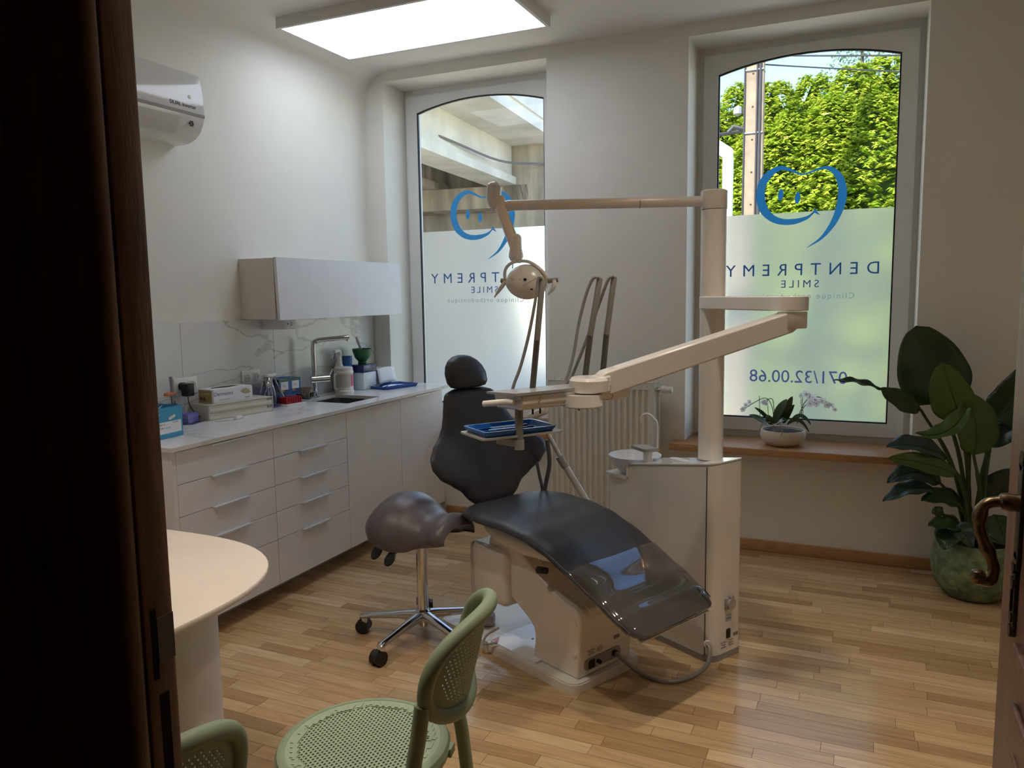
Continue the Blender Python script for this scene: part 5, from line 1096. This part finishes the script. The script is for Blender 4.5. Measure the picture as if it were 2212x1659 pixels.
TLB = ['yellow-green conifer at the left edge of the right window', 'narrow yellow-green conifer just left of the concrete pole', 'yellow-green conifer just right of the concrete pole', 'yellow-green conifer behind the middle of the tooth emblem', 'tall conifer right of the tooth emblem', 'tallest conifer near the right edge of the right window', 'conifer at the far right, mostly cut off by the window frame', 'low front conifer beneath the gap in the tree line', 'front conifer right of the tree-line gap', 'low front conifer beside the foot of the concrete pole', 'front conifer at the right edge of the window, below the tallest']
for k, (u, v, y, rb) in enumerate(TL):
    p = at(u, v, y=y); conifer(TLB[k], p.x, y, p.z, rb, 20+k)
# loose broad-leaved tree behind
t = thing('birch_tree', 'sparse blue-green leafy tree showing above the conifers', 'tree', (at(1862, 150, y=19).x, 19, -.8))
r = random.Random(5); b = MB(); H = at(1862, 104, y=19).z+1.4
MB().tube([(0, 0, 0), (0, 0, H)], [.15, .02], 8).build('trunk', barkm, t)
for i in range(2600):
    h = r.random(); R_ = 1.5*(1-h)**.6*math.sqrt(r.random()); a = r.uniform(0, 6.28); c = Vector((R_*math.cos(a), R_*math.sin(a), H*(.62+.40*h))); d_ = Vector((r.uniform(-1, 1), r.uniform(-1, 1), r.uniform(-1, 1))).normalized(); e_ = d_.orthogonal().normalized(); L = r.uniform(.05, .10)
    b.add([c, c+d_*L*.5+e_*L*.35, c+d_*L, c+d_*L*.5-e_*L*.35], [(0, 1, 2, 3)])
b.build('foliage', FOL2, t, smooth=0, kind='stuff')
# --- concrete utility pole with cables
conc = mat('pole_concrete', (150, 132, 112), .9, var=.18, vscale=6, bump=.3, bscale=14)
p = at(1628, 300, y=11.0); ph_ = 9.0
po = thing('utility_pole', 'beige concrete utility pole with cables running down it', 'pole', (p.x, 11.0, -.8))
MB().loft([[(x*w, y_*w, z) for x, y_ in ((-.12, -.08), (.12, -.08), (.12, .08), (-.12, .08))] for w, z in ((1.12, 0), (.9, ph_))]).build('shaft', conc, po, smooth=0)
for k in range(16): MB().cyl((-.01, -.0885+.0011*k, 1.8+.42*k), (-.01, -.084+.0011*k, 1.8+.42*k), .014, n=8).build('climbing_hole', mat('hole_dark', (60, 54, 48), .9), po)
for x_, rr in ((.045, .012), (.085, .016), (-.118, .010)): MB().tube([(x_, -.10, .5), (x_*.95, -.092, ph_)], rr, 8).build('cable', mat('cable_dark', (64, 62, 66), .6), po)
for z in (3.2, 4.4, 5.2, 6.0): MB().box(-.125, -.098, z, .125, .09, z+.018).build('strap', mat('strap_steel', (150, 146, 140), .4, .6), po, smooth=0)
zl = at(1600, 283, y=11).z+.8; MB().tube([(-.1, -.05, zl), (-.25, -.08, zl+.05), (-.32, -.08, zl-.02)], .03, 8).build('bracket', mat('cable_dark', (64, 62, 66), .6), po)
MB().lathe([(.01, -.07), (.06, -.04), (.06, .04), (.01, .07)], (-.2, -.06, zl+.25), 10).build('insulator', mat('insulator_grey', (150, 150, 150), .4), po)
for k, (a_, b_, ln) in enumerate((((1645, 139), (1960, 152), 'lower overhead cable running from the pole across the sky'), ((1600, 117), (1960, 117), 'upper overhead cable crossing the sky above the trees'), ((1540, 290), (1615, 279), 'bundle of cables leaving the pole to the left'))):
    A_, B_ = at(*a_, y=11.1), at(*b_, y=11.4 if k else 12.5); dd = B_-A_
    P_ = [A_+dd*(q/8*1.8-(.4 if k else 0)) + Vector((0, 0, -.02*math.sin(q/8*math.pi))) for q in range(9)]
    tag(MB().tube(P_, (.010, .011, .025)[k], 6).build('overhead_cable', mat('cable_dark', (64, 62, 66), .6)), ln, 'cable', 'overhead cables')
# white portal frame beside the pole
wf = thing('white_portal', 'white steel portal frame at the left edge of the right window', 'frame', (at(1570, 400, y=9.0).x, 9.0, -.8))
wfm = mat('white_steel', (236, 234, 230), .5); ztp = at(1581, 322, y=9).z+.8
MB().box(-.04, -.06, 0, .06, .06, ztp-.10).build('post', wfm, wf, smooth=0); MB().box(-1.6, -.06, 0, -1.5, .06, ztp).build('post', wfm, wf, smooth=0)
MB().prism([(-.8, ztp+.62), (.057, ztp), (.057, ztp-.16), (-.8, ztp+.46)], -.055, .055, lambda x, z, t_: (x, t_, z)).build('rafter', wfm, wf, smooth=0)
MB().prism([(-1.6, ztp), (-.8, ztp+.62), (-.8, ztp+.46), (-1.6, ztp-.16)], -.06, .06, lambda x, z, t_: (x, t_, z)).build('rafter', wfm, wf, smooth=0)
# --- railway viaduct seen through the left window
vd = thing('viaduct', 'weathered concrete viaduct crossing above the street', 'bridge', (0, 0, 0), math.radians(4.9))
cA = mat('viaduct_concrete', (222, 216, 206), .9, var=.14, vscale=1.2, bump=.25, bscale=5)
cB = mat('stained_shaded_concrete', (176, 164, 148), .95, var=.45, vscale=.9, bump=.3, bscale=4, stretch=(2.5, 2.5, .35))
MB().box(-7.4, 7, 5.50, -5.72, 23, 5.78).build('deck_edge_slab', cA, vd, smooth=0)
MB().box(-6.0, 7, 5.78, -5.66, 23, 6.35).build('parapet', cA, vd, smooth=0)
MB().box(-20, 7, 5.62, -7.0, 23, 5.80).build('deck_slab', cA, vd, smooth=0)
MB().prism([(-7.05, 5.62), (-7.05, 4.72), (-6.93, 4.68), (-6.93, 4.48), (-7.75, 4.48), (-7.75, 4.68), (-7.63, 4.72), (-7.63, 5.62)], 7, 21.0, lambda x, z, t_: (x, t_, z)).build('girder', cA, vd, smooth=0)
for k in range(1, 4): MB().prism([(-7.05, 5.62), (-7.05, 4.72), (-6.93, 4.68), (-6.93, 4.48), (-7.75, 4.48), (-7.75, 4.68), (-7.63, 4.72), (-7.63, 5.62)], 7, 21.0, lambda x, z, t_: (x-2.3*k, t_, z)).build('girder', cB, vd, smooth=0)  # inner girders in the darker concrete: under-deck shade put into the colour
MB().box(-20, 21.3, -.8, -7.2, 23, 5.62).build('abutment', cB, vd, smooth=0)
MB().box(-7.3, 20.2, -.8, -6.1, 23, 5.50).build('pier', cB, vd, smooth=0)
MB().box(-20, 20.2, 3.9, -6.6, 21.3, 4.48).build('bearing_beam', cB, vd, smooth=0)
MB().box(-20, 17.0, -.8, -10.6, 17.8, 4.4).build('side_wall', cB, vd, smooth=0)
MB().tube(spline([(-10.4, 16.9, 4.1), (-10.4, 16.9, 3.6), (-10.2, 16.9, 3.2), (-10.2, 16.9, -.8)], 4), .09, 10).build('downpipe', mat('pale_pipe', (196, 190, 176), .6), vd)
MB().tube(spline([(-9.0, 12.0, 5.3), (-7.2, 15, 4.95), (-6.8, 18.5, 4.85), (-6.2, 20, 4.95), (-5.6, 21, 5.0)], 6), .028, 8).build('hanging_cable', mat('cable_grey', (110, 108, 108), .6), vd)
fm = mat('mesh_steel', (150, 150, 152), .5, .4); b = MB()
y_ = 7.2
while y_ < 22.8: b.box(-5.84, y_, 6.35, -5.83, y_+.02, 8.2); y_ += .14
z_ = 6.4
while z_ < 8.2: b.box(-5.84, 7, z_, -5.83, 22.8, z_+.02); z_ += .12
b.build('fence_mesh', fm, vd, smooth=0, kind='stuff')
for k in range(6): MB().box(-5.90, 8+2.9*k, 6.3, -5.82, 8.08+2.9*k, 8.3).build('fence_post', mat('post_white', (226, 226, 226), .5), vd, smooth=0)
# shift the viaduct's root to its own foot
c_ = Vector((-12, 14, -.8)); bpy.context.view_layer.update()
for q in vd.children: q.location = Vector(q.location)-c_
vd.location = Matrix.Rotation(math.radians(4.9), 3, 'Z') @ c_
